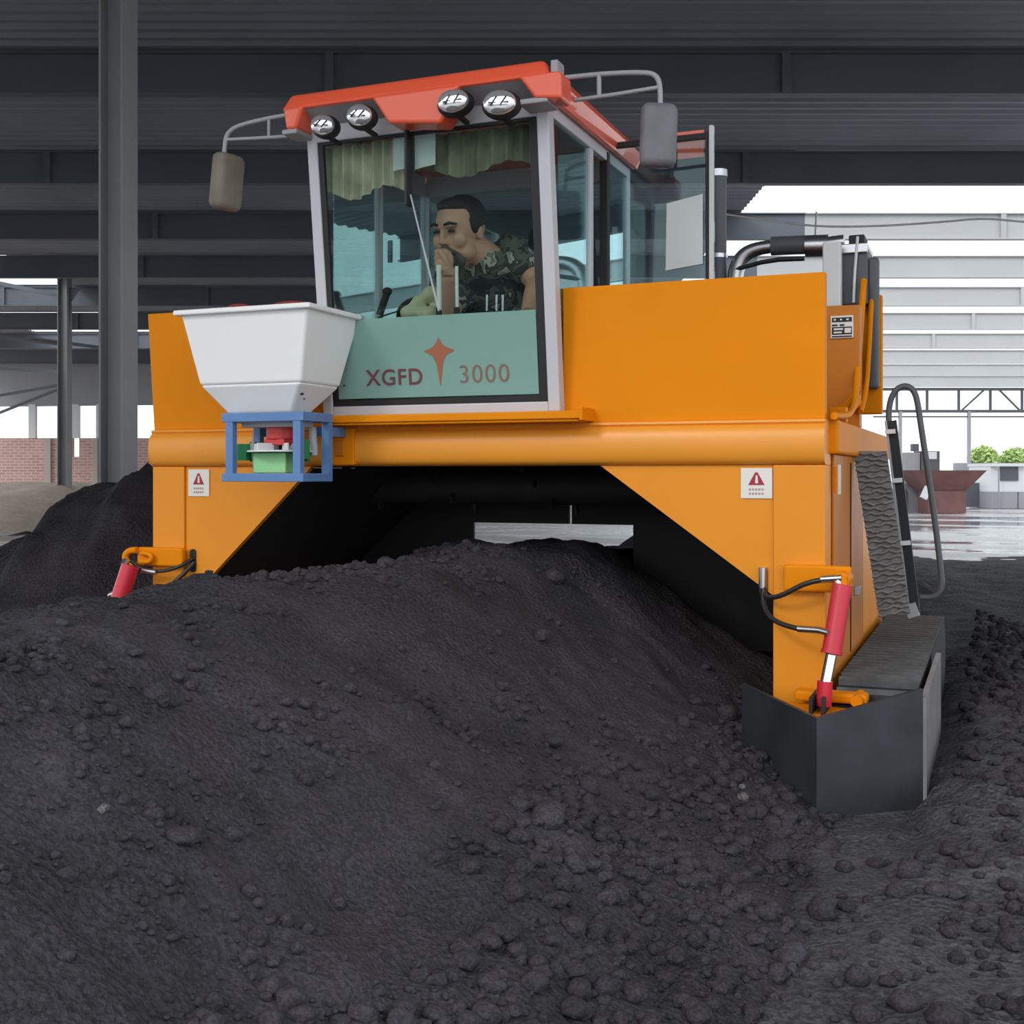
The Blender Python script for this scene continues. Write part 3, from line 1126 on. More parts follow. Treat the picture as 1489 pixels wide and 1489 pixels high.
# ---- warning signs on the gussets
for (x0, x1, z0, z1, y) in ((-.323, -.201, 1.127, 1.245, -.002), (-2.944, -2.825, 1.117, 1.244, -.002)):
    sg = MB().box((x0, y - .004, z0), (x1, y, z1)).build('warning_sign', SIGNW, T, bevel=.001)
    w_ = x1 - x0
    h_ = z1 - z0
    yy = y - .0042
    MB().prism([(x0 + .24 * w_, yy, z0 + .44 * h_), (x0 + .76 * w_, yy, z0 + .44 * h_), (x0 + .54 * w_, yy, z0 + .86 * h_), (x0 + .46 * w_, yy, z0 + .86 * h_)], (0, -.0008, 0)).build('warning_triangle', SIGNR, sg)
    MB().prism([(x0 + .48 * w_, yy - .001, z0 + .76 * h_), (x0 + .535 * w_, yy - .001, z0 + .76 * h_), (x0 + .56 * w_, yy - .001, z0 + .50 * h_), (x0 + .46 * w_, yy - .001, z0 + .50 * h_)], (0, -.0006, 0)).build('exclamation_mark', SIGNW, sg)
    t_ = MB()
    for r_, (ya, n_) in enumerate(((.26, 5), (.12, 5))):
        for i in range(n_):
            xa = x0 + w_ * (.26 + .1 * i)
            t_.box((xa, yy - .0006, z0 + ya * h_), (xa + .07 * w_, yy, z0 + (ya + .07) * h_))
    t_.build('warning_caption', SIGNG, sg)

# ---- cab
UL, UR = -2.17, -1.052
VR = .945
ZB, ZT = 1.478, 2.69


def fv(z, off=0.0):
    return -.06 - .14 * (z - ZB) / (2.68 - ZB) + off


def FP(u, z, off=0.0):
    return Vector((u, fv(z, off), z))


def fplate(mb, u0, u1, z0, z1, o0, o1, taper=None):
    """slab lying in the leaning front plane"""
    mb.hexa([FP(u0, z0, o0), FP(u1, z0, o0), FP(u1, z0, o1), FP(u0, z0, o1)], [FP(u0, z1, o0), FP(u1, z1, o0), FP(u1, z1, o1), FP(u0, z1, o1)])
    return mb


cabf = fplate(MB(), UL + .05, UR - .052, ZB, ZB + .042, -.004, .05).build('cab_frame', CABW, T, bevel=.004)
for u0, u1 in ((UL, UL + .05), (UR - .052, UR)):
    fplate(MB(), u0, u1, ZB, ZT + .05, -.005, .06).build('front_post', CABW, cabf, bevel=.006)
MB_ = fplate(MB(), UL + .05, UR - .052, 2.655, 2.79, -.004, .04)
MB_.build('header_panel', CABW, cabf, bevel=.004)
# side and rear posts, rails
m_ = MB()
for u in (UL, UR - .03):
    m_.box((u, VR - .05, ZB), (u + .03, VR, ZT + .04))
m_.box((UL, .0, ZB), (UL + .03, VR - .05, 1.60)).box((UL, -.14, 2.66), (UL + .03, VR - .05, 2.76))
m_.box((UR - .03, -.14, 2.66), (UR, VR - .05, 2.76)).box((UR - .03, .0, ZB), (UR, .35, 1.56))
m_.box((UR - .03, .335, ZB), (UR, .375, 2.66)).box((UL, .40, ZB), (UL + .03, .44, 2.66))
m_.box((UL + .03, VR - .04, 2.66), (UR - .03, VR, 2.76)).box((UL + .03, VR - .04, ZB), (UR - .03, VR, 1.62))
m_.build('cab_posts', CABW, cabf, bevel=.004)
MB().box((UR - .035, .565, ZB), (UR + .004, .605, 2.70)).build('door_post', BLACK, cabf, bevel=.004)
MB().box((UL + .01, -.05, ZB - .02), (UR - .01, VR - .01, ZB + .015)).build('cab_floor', DASH, cabf)
# glazing
ws = fplate(MB(), UL + .056, UR - .058, ZB + .046, 2.65, .008, .013).build('windshield', GLASS, T)
gk = MB()
fplate(gk, UL + .05, UL + .075, ZB + .042, 2.655, .002, .02)
fplate(gk, UR - .088, UR - .052, ZB + .042, 2.655, .002, .02)
fplate(gk, UL + .075, UR - .088, ZB + .042, ZB + .068, .002, .02)
fplate(gk, UL + .075, UR - .088, 2.643, 2.655, .002, .02)
gk.build('glass_gasket', BLACK, ws)
fplate(MB(), UL + .08, UR - .092, ZB + .075, 1.895, .0045, .0065).build('frosted_band', FROST, ws)


def FPX(px, py, off=0.0):
    z = 1.7
    for _ in range(6):
        q = P(px, py, fv(z, off))
        z = q.z
    return q


for (body, px, py, size, sp) in (('XGFD', 533, 561, .098, 1.1), ('3000', 667, 557, .108, 1.12)):
    M_ = Matrix.Translation(FPX(px, py, .0025)) @ Matrix.Rotation(R(90) + math.atan(.14 / 1.2), 4, 'X')
    text_mesh('lettering', body, size, LETTER if body == 'XGFD' else LETTERP, ws, M_, .0006, sp, .0012 if body == 'XGFD' else -.0006)
ec = FPX(638, 512)
star = []
for (dx, dz) in ((0, .062), (.016, .034), (.03, .022), (.072, .006), (.03, -.014), (.014, -.05), (0, -.145), (-.014, -.05), (-.03, -.014), (-.072, .006), (-.03, .022), (-.016, .034)):
    star.append(FP(ec.x + dx, ec.z + dz, .003))
MB().prism(star, (0, -.001, 0)).build('star_emblem', EMBLEM, ws)
# side and rear panes
MB().box((UR - .017, -.05, 1.56), (UR - .012, .334, 2.66)).build('side_window', GLASS2, T)
MB().box((UR - .017, .606, 1.5), (UR - .012, VR - .051, 2.66)).build('side_window', GLASS2, T)
MB().box((UL + .012, .0, 1.60), (UL + .017, .399, 2.66)).build('side_window', GLASS2, T)
MB().box((UL + .012, .441, 1.60), (UL + .017, VR - .051, 2.66)).build('side_window', GLASS2, T)
MB().box((UL + .031, VR - .02, 1.62), (UR - .031, VR - .015, 2.66)).build('rear_window', GLASS2, T)
# door leaf standing open
dr = MB().box((-1.05, .60, 1.5), (-.562, .606, 2.735)).build('cab_door', GLASS2, T)
MB().box((-.60, .590, 1.5), (-.588 + .004, .618, 2.745)).box((-1.05, .592, 2.72), (-.60, .616, 2.745)).box((-1.05, .592, 1.5), (-.6, .616, 1.53)).build('door_frame', BLACK, dr)
MB().box((-.584, .588, 1.5), (-.565, .620, 2.775)).build('door_edge', FARW, dr, bevel=.003)
q0, q1 = P(968, 290, .597), P(1022, 390, .597)
MB().hexa([(q0.x, .594, q1.z), (q1.x, .594, q1.z + .02), (q1.x, .598, q1.z + .02), (q0.x, .598, q1.z)],
          [(q0.x + .005, .594, q0.z - .02), (q1.x, .594, q0.z + .01), (q1.x, .598, q0.z + .01), (q0.x + .005, .598, q0.z - .02)]).build('door_notice', PAPER, dr)
q0, q1 = P(985, 193, .61), P(1024, 228, .61)
MB().box((q0.x, .607, q1.z), (q1.x, .612, q0.z)).build('door_reflection', RED, dr)  # orange-red reflection in the door glass, drawn as a thin red plate

# ---- cab roof
rt = MB()
rt.hexa([(UL - .05, -.34, 2.765), (UR + .05, -.34, 2.765), (UR + .05, VR + .03, 2.765), (UL - .05, VR + .03, 2.765)],
        [(UL - .02, -.30, 2.842), (UR + .02, -.30, 2.842), (UR + .01, VR + .0, 2.842), (UL - .01, VR + .0, 2.842)])
roof = rt.build('cab_roof', RED, T, bevel=.022, seg=4)
for s_, u0 in ((1, UR), (-1, UL)):
    MB().hexa([(u0, -.20, 2.712), (u0 + s_ * .03, -.20, 2.705), (u0 + s_ * .03, VR + .02, 2.705), (u0, VR + .02, 2.712)],
              [(u0, -.20, 2.78), (u0 + s_ * .056, -.20, 2.78), (u0 + s_ * .056, VR + .03, 2.78), (u0, VR + .03, 2.78)]).build('roof_skirt', RED, roof, bevel=.006)
# visor: three red blocks hang down, grey recesses between hold the lamps
def visor_block(px0, px1, px0b, px1b, pyt, pyb, name, m):
    v = -.345
    a, b_, c_, d_ = P(px0, pyt, v), P(px1, pyt, v), P(px1b, pyb, v), P(px0b, pyb, v)
    zt = 2.775
    lo = [Vector((d_.x, v + .01, d_.z)), Vector((c_.x, v + .01, c_.z)), Vector((c_.x, -.215, c_.z)), Vector((d_.x, -.215, d_.z))]
    hi = [Vector((a.x, v, zt)), Vector((b_.x, v, zt)), Vector((b_.x, -.215, zt)), Vector((a.x, -.215, zt))]
    return MB().hexa(lo, hi).build(name, m, roof, bevel=.014, seg=3)


visor_block(411, 440, 413, 428, 140, 187, 'visor_end', RED)
visor_block(538, 668, 562, 640, 130, 178, 'visor_centre', RED)
visor_block(752, 815, 776, 815, 115, 142, 'visor_end', RED)
for (p0, p1, pyb) in ((430, 560, 196), (645, 812, 168)):
    q0, q1 = P(p0, 160, -.22), P(p1, 160, -.22)
    z1 = 2.768
    MB().hexa([(q0.x, -.222, 2.725), (q1.x, -.222, 2.725), (q1.x, -.212, 2.725), (q0.x, -.212, 2.725)],
              [(q0.x, -.325, z1), (q1.x, -.325, z1), (q1.x, -.212, z1), (q0.x, -.212, z1)]).build('visor_recess', CABT, roof)
for u0, u1 in ((UL - .045, UL + .03), (UR - .08, UR + .045)):
    MB().box((u0, -.33, 2.665), (u1, -.20, 2.687)).build('visor_lip', CABT, roof, bevel=.006)
MB().box((UR + .045, -.30, 2.70), (UR + .075, -.22, 2.835)).build('mirror_bracket', CABT, roof, bevel=.005)

# ---- work lamps
for (px, py, rx, rz, tilt) in ((472, 184, .062, .050, .1), (525, 170, .066, .053, .1), (661, 150, .076, .055, -.12), (728, 152, .080, .058, 0)):
    c_ = P(px, py, -.345)
    rot = Matrix.Rotation(tilt, 3, 'Y') @ Matrix.Rotation(R(12), 3, 'Z')
    lp = MB().ball(c_ + Vector((0, .012, 0)), (rx, .055, rz), 24, 12, rot).build('work_lamp', BLACK, T)
    # lens: lattened front cap with bezel ring
    MB().ball(c_ + rot @ Vector((0, -.026, 0)), (rx * .84, .026, rz * .84), 24, 12, rot).build('lamp_lens', LENS, lp)
    ln = MB()
    for t in (-.4, .4):
        ln.tube([c_ + rot @ Vector((t * rx * .6 - .012, -.052, -rz * .3)), c_ + rot @ Vector((t * rx * .6 + .012, -.052, rz * .3))], .0025, 6)
    ln.tube([c_ + rot @ Vector((-rx * .5, -.049, -rz * .1)), c_ + rot @ Vector((rx * .5, -.049, -rz * .1))], .0025, 6)
    ln.build('lens_ribs', BLACK, lp)
    MB().bar(c_ + Vector((0, .02, -rz * .7)), c_ + Vector((.0, .125, -rz * .75 - .004)), .022, .012).build('lamp_bracket', BLACK, lp)

# ---- mirrors
v = -.2
ml = MB().tube([P(418, 167, v), P(380, 174, v), P(345, 183, v), P(331, 193, v), P(327, 207, v), P(326, 230, v)], .010, 8, smooth=2).build('mirror_arm', GREYL, T)
MB().tube([P(418, 198, v), P(370, 201, v), P(329, 203, v)], .008, 8).tube([P(391, 172, v), P(391, 200, v)], .007, 8).build('arm_brace', GREYL, ml)
c_ = P(330, 265, v)
rot = Matrix.Rotation(R(6), 3, 'Y') @ Matrix.Rotation(R(78), 3, 'Z')
m_ = MB().box((-.075, -.042, -.125), (.075, .042, .125), Matrix.Translation(c_) @ rot.to_4x4())
mh = m_.build('mirror_head', MIRRORL, T, bevel=.032, seg=4, smooth=True)
v = -.02
mr = MB().tube([P(822, 113, v), P(880, 107, v), P(940, 105, v), P(955, 110, v), P(960, 125, v), P(960, 156, v)], .011, 8, smooth=2).build('mirror_arm', GREYL, T)
MB().tube([P(826, 147, v), P(890, 138, v), P(958, 127, v)], .009, 8).tube([P(871, 108, v), P(871, 140, v)], .010, 8).build('arm_brace', GREYL, mr)
c_ = P(957.5, 197, v)
rot = Matrix.Rotation(R(2), 3, 'Y') @ Matrix.Rotation(R(25), 3, 'Z')
m_ = MB().box((-.074, -.036, -.128), (.074, .036, .128), Matrix.Translation(c_) @ rot.to_4x4())
mh = m_.build('mirror_head', MIRRORB, T, bevel=.034, seg=5, smooth=True)

# ---- wiper
wp = MB().bar(P(597, 283, -.20), P(612, 345, -.19), .009, .006).bar(P(612, 345, -.19), P(638, 452, -.16), .014, .008).build('wiper_arm', GREYL, T)
MB().box(tuple(P(588, 176, -.225)), tuple(P(597, 300, -.19) + Vector((0, .02, 0)))).build('wiper_channel', BLACK, T)

# ---- cab inside
MB().bar((UL + .06, .02, 1.70), (UL + .12, .86, 1.62), .06, .25).build('side_console', DASH, T)
MB().box((-1.98, .03, 1.495), (-1.24, .16, 1.90)).build('dashboard', DASH, T, bevel=.02)
st = MB().box((-1.62, .45, 1.72), (-1.15, .88, 1.86)).build('driver_seat', SEATM, T, bevel=.04, seg=3)
MB().hexa([(-1.60, .80, 1.84), (-1.17, .80, 1.84), (-1.17, .9, 1.84), (-1.60, .9, 1.84)], [(-1.55, .84, 2.44), (-1.22, .84, 2.44), (-1.22, .92, 2.44), (-1.55, .92, 2.44)]).build('seat_back', SEATM, st, bevel=.03, seg=3)
MB().box((-1.5, .55, 1.495), (-1.27, .8, 1.72)).build('seat_base', BLACK, st)
cv = MB()
for (px, py, vv, r) in ((612, 440, .22, (.045, .06, .035)), (628, 428, .2, (.05, .05, .04)), (643, 432, .22, (.05, .05, .05)), (600, 455, .2, (.06, .06, .04)), (625, 458, .18, (.05, .05, .04)), (652, 452, .24, (.05, .05, .07))):
    cv.ball(P(px, py, vv), r)
link_mesh('cream_cover', remesh(cv, .01, 6), CREAM, T)
for px in (638, 664):
    lv = MB().tube([P(px, 385 if px < 650 else 387, -.085), P(px + 1, 458, -.06)], .0105 if px < 650 else .0075, 10).build('control_lever', LEVERW, T)
    MB().tube([P(px, 447, -.062), P(px + 1, 470, -.062)], .013, 10).build('lever_boot', BLACK, lv)
for px in (708, 722, 731):
    lv = MB().tube([P(px, 425, .03), P(px, 452, .04)], .005, 8).build('small_lever', CHROME, T)
    MB().ball(P(px, 425, .03), .011).build('lever_knob', SEATM, lv)
js = MB().tube([P(552, 458, .25), P(562, 428, .25)], .017, 10).ball(P(563, 424, .25), (.025, .02, .02)).build('joystick', BLACK, T)
MB().tube([P(549, 462, .25), P(580, 452, .3), P(610, 446, .3)], .004, 6).build('joystick_cable', BLACK, js)
# steering wheel
sw_c = P(625, 470, .3)
ring = [sw_c + Matrix.Rotation(R(-40), 3, 'X') @ Vector((.15 * math.cos(t), .15 * math.sin(t), 0)) for t in np.linspace(0, 2 * math.pi, 33)]
sw = MB().tube(ring, .012, 8, caps=False).build('steering_wheel', BLACK, T)
MB().tube([sw_c, sw_c + Vector((0, .0, -.2))], .02, 10).bar(ring[0], ring[16], .02, .01).build('steering_column', BLACK, sw)


def curtain(name, a, c, z0, z1, n, amp, m, dz=.05):
    a, c = Vector(a), Vector(c)
    d = (c - a)
    nrm = Vector((-d.y, d.x, 0)).normalized()
    rows = [[], [], []]
    for i in range(n * 6 + 1):
        t = i / (n * 6)
        p = a + d * t + nrm * amp * math.sin(i / 6 * 2 * math.pi)
        zz = z0 + dz * math.sin(t * 9 + 1) * .5
        for r_, z in zip(rows, (z1, (z1 + zz) / 2, zz)):
            r_.append((p.x, p.y, z))
    return MB().sheet(rows).build(name, m, T, smooth=True)


vq = fv(2.5, .07)
qa, qb, qc = P(462, 250, vq).x, P(592, 250, vq).x, P(786, 250, vq).x
curtain('cab_curtain', (qa, vq, 0), (qb, vq, 0), 2.44, 2.655, 9, .014, CURT, .05)
curtain('cab_curtain', (qb + .03, vq, 0), (qc, vq, 0), 2.49, 2.655, 9, .012, CURTG, .05)
for (x0, y0, x1, y1, vv) in ((572, 197, 600, 246, -.165), (603, 195, 633, 243, -.165)):
    q0, q1 = P(x0, y0, vv), P(x1, y1, vv)
    MB().hexa([(q0.x, vv, q1.z), (q1.x, vv, q1.z + .012), (q1.x, vv + .003, q1.z + .012), (q0.x, vv + .003, q1.z)],
              [(q0.x, vv, q0.z), (q1.x, vv, q0.z + .012), (q1.x, vv + .003, q0.z + .012), (q0.x, vv + .003, q0.z)]).build('window_note', PAPER, T)

# ---- right plow and cylinder
ap, le, re = (.035, -.50), (-.30, -.10), (.362, -.20)
m_ = MB()


def wing(mb, a, za, c, zc, t=.016):
    a, c = Vector((*a, 0)), Vector((*c, 0))
    n = (c - a).cross(Vector((0, 0, 1))).normalized() * t
    if n.y < 0:
        n = -n
    mb.hexa([a + Vector((0, 0, .0)), c + Vector((0, 0, .0)), c + n, a + n],
            [a + Vector((0, 0, za)), c + Vector((0, 0, zc)), c + n + Vector((0, 0, zc)), a + n + Vector((0, 0, za))])


wing(m_, ap, .388, le, .42)
wing(m_, ap, .388, re, .462)
pw = m_.build('plow_blade', STEEL, T)
MB().prism([(ap[0], ap[1] + .03, .35), (re[0] - .02, re[1], .35), (-.18, -.06, .35)], (0, 0, .01)).build('blade_top_plate', ORANGE, pw)
q = P(1190, 1030, -.2)
MB().box((q.x - .02, -.3, .34), (q.x - .008, -.1, .42)).box((q.x + .022, -.3, .34), (q.x + .034, -.1, .42)).build('blade_lug', DARK, pw)
MB().box((-.10, -.13, .375), (.165, -.05, .412)).build('push_arm', ORANGE, pw, bevel=.01)
MB().tube([(.13, -.16, .392), (.13, -.02, .392)], .022, 12).build('arm_bush', ORANGE, pw)
MB().box((re[0] - .008, -.2, .03), (re[0] + .012, .95, .43)).build('blade_side_plate', PLATEG, pw)

br = MB().box((-.152, -.05, .775), (.098, -.014, .876)).build('cylinder_bracket', ORANGE, T, bevel=.01)
MB().tube([(.072, -.13, .83), (.072, -.0, .83)], .03, 14).box((.05, -.14, .80), (.094, -.03, .845)).build('bracket_eye', ORANGE, br)
c0, c1, c2 = Vector((.076, -.12, .812)), Vector((.044, -.17, .575)), Vector((.024, -.22, .385))
cy = MB().tube([c0, c1], .036, 20).tube([c1, c1 + (c1 - c0).normalized() * .012], .040, 20).build('hydraulic_cylinder', REDCYL, T)
MB().tube([c1, c2 + Vector((.001, 0, .06))], .021, 16).build('piston_rod', CHROME, cy)
MB().tube([c2 + Vector((.002, 0, .085)), c2 + Vector((-.002, -.005, -.005))], .028, 14).build('rod_eye', REDCYL, cy)
hs = (-.232, -.01, .775)
MB().tube([hs, (-.22, -.05, .745), (-.15, -.10, .76), (-.06, -.12, .815), (.02, -.12, .832)], .010, 8, smooth=2).build('hydraulic_hose', HOSE, T)
MB().tube([(-.232, -.01, .80), (-.23, -.05, .72), (-.19, -.10, .67), (-.10, -.15, .648), (-.02, -.17, .645)], .010, 8, smooth=2).build('hydraulic_hose', HOSE, T)
MB().tube([(.0, -.12, .830), (.075, -.13, .838)], .015, 10).tube([(.062, -.13, .835), (.066, -.14, .795)], .012, 8).build('hose_fitting', SILVER, T)
MB().tube([(-.08, -.155, .647), (.0, -.175, .648), (.035, -.19, .642)], .013, 10).build('hose_fitting', SILVER, T)
MB().tube([(-.236, -.012, .86), (-.236, -.014, .78)], .016, 10).build('hose_fitting', SILVER, T)

# left bracket and cylinder
bl = MB().box((-3.21, -.05, .785), (-2.945, -.014, .873)).build('cylinder_bracket', ORANGE, T, bevel=.01)
MB().tube([(-3.20, -.06, .86), (-3.25, -.06, .855), (-3.275, -.06, .825), (-3.25, -.06, .79), (-3.20, -.06, .785)], .016, 10, smooth=2).build('bracket_loop', ORANGE, bl)
MB().tube([(-3.17, -.065, .845), (-3.12, -.07, .845), (-3.10, -.07, .825), (-3.12, -.07, .805), (-3.17, -.065, .805)], .011, 8, smooth=2).build('bracket_loop', ORANGE, bl)
cl = MB().tube([P(190, 822, -.12), P(171, 880, -.16)], .042, 20).build('hydraulic_cylinder', REDCYL, T)
MB().tube([P(171, 880, -.16), P(160, 920, -.2)], .02, 14).build('piston_rod', CHROME, cl)
MB().tube([P(184, 815, -.12), P(180, 822, -.14)], .018, 10).tube([P(168, 862, -.16), P(160, 866, -.16)], .016, 10).build('hose_fitting', SILVER, cl)
MB().tube([P(280, 812, -.01), P(262, 824, -.06), P(235, 832, -.07), P(205, 828, -.08), P(190, 815, -.1)], .009, 8, smooth=2).build('hydraulic_hose', HOSE, T)
MB().tube([P(282, 818, -.01), P(262, 840, -.06), P(238, 860, -.08), P(205, 868, -.1), P(165, 866, -.15)], .011, 8, smooth=2).build('hydraulic_hose', HOSE, T)
MB().tube([P(205, 829, -.08), P(228, 832, -.08)], .013, 10).build('hose_fitting', SILVER, T)


# ---- crawler tracks
def crawler(u0, u1):
    v0, v1, z1, r = -.10, 2.45, .425, .20
    path = []
    for k in range(9):
        t = math.pi / 2 + math.pi * k / 8
        path.append((v0 + r + r * math.cos(t), .225 + r * math.sin(t)))
    n = 26
    path += [(v0 + r + (v1 - v0 - 2 * r) * (k + 1) / n, .025) for k in range(n)]
    for k in range(1, 9):
        t = -math.pi / 2 + math.pi * k / 8
        path.append((v1 - r + r * math.cos(t), .225 + r * math.sin(t)))
    path += [(v1 - r - (v1 - v0 - 2 * r) * (k + 1) / n, z1) for k in range(n - 1)]
    m1 = MB()
    N = len(path)
    vs = [[m1.b.verts.new((u, y, z)) for (y, z) in path] for u in (u0, u1)]
    for i in range(N):
        j = (i + 1) % N
        m1.b.faces.new([vs[0][i], vs[0][j], vs[1][j], vs[1][i]])
    m1.b.faces.new(vs[0])
    m1.b.faces.new(vs[1][::-1])
    tr = m1.build('crawler_track', DARK, T)
    gr = MB()
    for i in range(N):
        a, c = Vector((0, *path[i])), Vector((0, *path[(i + 1) % N]))
        mid = (a + c) / 2
        d = (c - a).normalized()
        nn = Vector((0, d.z, -d.y))
        if nn.dot(mid - Vector((0, 1.2, .22))) < 0:
            nn = -nn
        p = mid + nn * .012
        gr.bar((u0 + .002, p.y, p.z), (u1 - .002, p.y, p.z), .03, .024, up=nn)
    gr.build('track_grousers', TREAD, tr)


crawler(.04, .335)
crawler(-3.48, -3.185)

# ---- tunnel: rotor drum and rear rubber flaps
dm = MB().tube([(-2.95, 1.0, 1.15), (-.2, 1.0, 1.15)], .085, 20).build('rotor_drum', DARK, T)
for k in range(28):
    u = -2.8 + k * .09
    t = k * 1.1
    p = Vector((u, 1.0, 1.15))
    q = p + Vector((.0, math.cos(t) * .13, math.sin(t) * .13))
    MB().bar(p, q, .04, .012, up=(1, 0, 0)).build('rotor_blade', DARK, dm)
fl = MB()
gx = P(829.5, 720, 1.6).x
fl.box((-2.96, 1.6, .45), (-2.18, 1.62, 1.27)).box((-2.18, 1.6, .945), (gx - .007, 1.62, 1.27)).box((gx + .007, 1.6, .945), (-1.23, 1.62, 1.27)).box((-1.23, 1.6, .30), (-.2, 1.62, 1.27))
fl.box((gx - .01, 1.6, 1.17), (gx + .01, 1.62, 1.27))
fl.build('rear_flap', BLACK, T)
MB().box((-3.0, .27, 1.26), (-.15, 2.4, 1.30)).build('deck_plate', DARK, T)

# ---- ladder and ribbed flap on the right side
a0, a1 = P(1241, 656, .85), P(1289, 656, .85)
b0, b1 = P(1278, 898, .85), P(1324, 892, .85)
tp = MB().hexa([b0, b1, b1 + Vector((0, .02, 0)), b0 + Vector((0, .02, 0))], [a0, a1, a1 + Vector((0, .02, 0)), a0 + Vector((0, .02, 0))]).build('ribbed_flap', FLAPR, T)
rb = MB()
NR = 30
for k in range(NR):
    t = (k + .5) / NR
    l_, r_ = a0.lerp(b0, t), a1.lerp(b1, t)
    # each rib wanders in short waves
    pts = []
    for i in range(9):
        s = i / 8
        p = l_.lerp(r_, s)
        p.z += .005 * math.sin(i * 1.9 + k * 2.7) + .004 * math.sin(i * .8 + k * 5.1)
        p.y -= .006
        pts.append(p)
    rb.tube(pts, .0075, 6)
rb.build('flap_ribs', FLAPR, tp)
vl = 1.0
ld = MB().bar(P(1296, 612, vl), P(1330, 890, vl), .045, .03, up=(0, 1, 0)).build('ladder', BLACK, T)
MB().bar(P(1288, 612, vl - .02), P(1322, 890, vl - .02), .01, .02, up=(0, 1, 0)).build('ladder_stringer', GREYL, ld)
for (px, py) in ((1293, 628), (1303, 699), (1315, 790)):
    MB().bar(P(px - 6, py, vl - .04), P(px + 9, py - 1, vl - .04), .014, .02).build('rung', FARW, ld)
MB().bar(P(1318, 890, vl - .03), P(1334, 885, vl - .03), .03, .06).build('ladder_foot', GREYL, ld)
MB().tube([P(1293, 622, vl), P(1292, 600, vl), P(1295, 580, vl), P(1303, 566, vl), P(1316, 560, vl), P(1328, 566, vl), P(1334, 582, vl), P(1340, 625, vl), P(1350, 690, vl), P(1360, 760, vl),
           P(1367, 820, vl), P(1370, 848, vl), P(1366, 863, vl), P(1354, 869, vl), P(1338, 868, vl)], .0135, 10, smooth=2).build('handrail', GREYB, ld)

# ================================================================== SPREADER (white hopper on blue frame)
FS = empty('fertilizer_spreader', (-2.3, -.28, 1.19))
tag(FS, 'white plastic hopper spreader on blue frame mounted on the front left', 'spreader')
VF, VBk = -.50, -.07
UA, UB = -2.608, -1.981


def ring_at(z, ins, vf=VF, vb=VBk):
    return [Vector((UA + ins, vf + ins * .8, z)), Vector((UB - ins, vf + ins * .8, z)), Vector((UB - ins, vb - ins * 1.06, z)), Vector((UA + ins, vb - ins * 1.06, z))]


m_ = MB()
R1 = [ring_at(1.905, .0), ring_at(1.60, .062), ring_at(1.478, .155)]
for lo, hi in ((R1[1], R1[0]), (R1[2], R1[1])):
    m_.hexa(lo, hi)
hop = m_.build('hopper_tub', WHITE, FS, bevel=.012, seg=3)
rim = MB()
t = .022
for (x0, y0, x1, y1) in ((UA - t, VF - t, UB + t, VF + .012), (UA - t, VBk - .012, UB + t, VBk + .008), (UA - t, VF, UA + .012, VBk), (UB - .012, VF, UB + t, VBk)):
    rim.box((x0, y0, 1.893), (x1, y1, 1.915))
rim.build('hopper_rim', WHITE, hop, bevel=.006)
MB().ball((-2.075, VF + .104, 1.555), (.014, .004, .005)).ball((-2.07, VF + .118, 1.535), (.004, .004, .004)).ball((-1.985, VF + .3, 1.60), (.005, .006, .004)).build('tub_chips', BLACK, hop)
FU0, FU1, FV0, FV1 = -2.42, -2.02, -.47, -.235
rings = []
for z0, z1 in ((1.44, 1.478), (1.19, 1.225)):
    fr = MB()
    fr.box((FU0, FV0, z0), (FU1, FV0 + .035, z1)).box((FU0, FV1 - .035, z0), (FU1, FV1, z1))
    fr.box((FU0, FV0 + .035, z0), (FU0 + .035, FV1 - .035, z1)).box((FU1 - .035, FV0 + .035, z0), (FU1, FV1 - .035, z1))
    rings.append(fr.build('frame_ring', BLUE, FS, bevel=.003))
frm = rings[0]
for (u, v) in ((FU0 + .02, FV0), (FU1 - .05, FV0), (FU0 + .02, FV1 - .035), (FU1 - .035, FV1 - .035)):
    MB().box((u, v + .002, 1.225), (u + .035, v + .033, 1.44)).build('frame_post', BLUE, frm)
for u0 in (FU0 + .04, FU1 - .08):
    MB().box((u0, FV1, 1.385), (u0 + .04, -.06, 1.425)).build('mounting_bracket', BLUE, frm)
MB().box((FU0 + .06, FV0 + .06, 1.42), (FU1 - .06, FV1 - .06, 1.445)).build('outlet_plate', GREYL, FS)
MB().tube([(-2.22, -.33, 1.37), (-2.22, -.33, 1.425)], .06, 18).box((-2.27, -.38, 1.345), (-2.17, -.28, 1.37)).build('outlet_cone', MOTOR, FS, bevel=.003)
pl = MB().tube([(-2.22, -.33, 1.315), (-2.22, -.33, 1.322)], .14, 28).build('spreader_disc', FARW, FS)
vn = MB()
for k in range(6):
    t = k * math.pi / 3 + .3
    vn.bar((-2.22 + .04 * math.cos(t), -.33 + .04 * math.sin(t), 1.337), (-2.22 + .13 * math.cos(t), -.33 + .13 * math.sin(t), 1.337), .006, .03)
vn.build('disc_vanes', FARW, pl)
gd = MB()
pts = [(-2.22 + .15 * math.cos(t), -.36 + .11 * math.sin(t)) for t in np.linspace(R(10), R(170), 15)]
gd.sheet([[(x, y, 1.275) for x, y in pts], [(x, y, 1.36) for x, y in pts]])
gd.build('disc_guard', GREEND, FS, thick=.006)
for (p, q) in (((-2.40, -.40, 1.28), (-2.345, -.33, 1.35)), ((-2.10, -.42, 1.285), (-2.06, -.36, 1.365))):
    MB().box(p, q).build('guard_end', GREEND, FS)
MB().box((-2.31, -.40, 1.226), (-2.15, -.26, 1.312)).build('motor_box', GREENL, FS, bevel=.004)
MB().tube([(-2.33, -.36, 1.43), (-2.335, -.37, 1.33), (-2.33, -.36, 1.23)], .006, 8).build('linkage_rod', GREYL, FS)
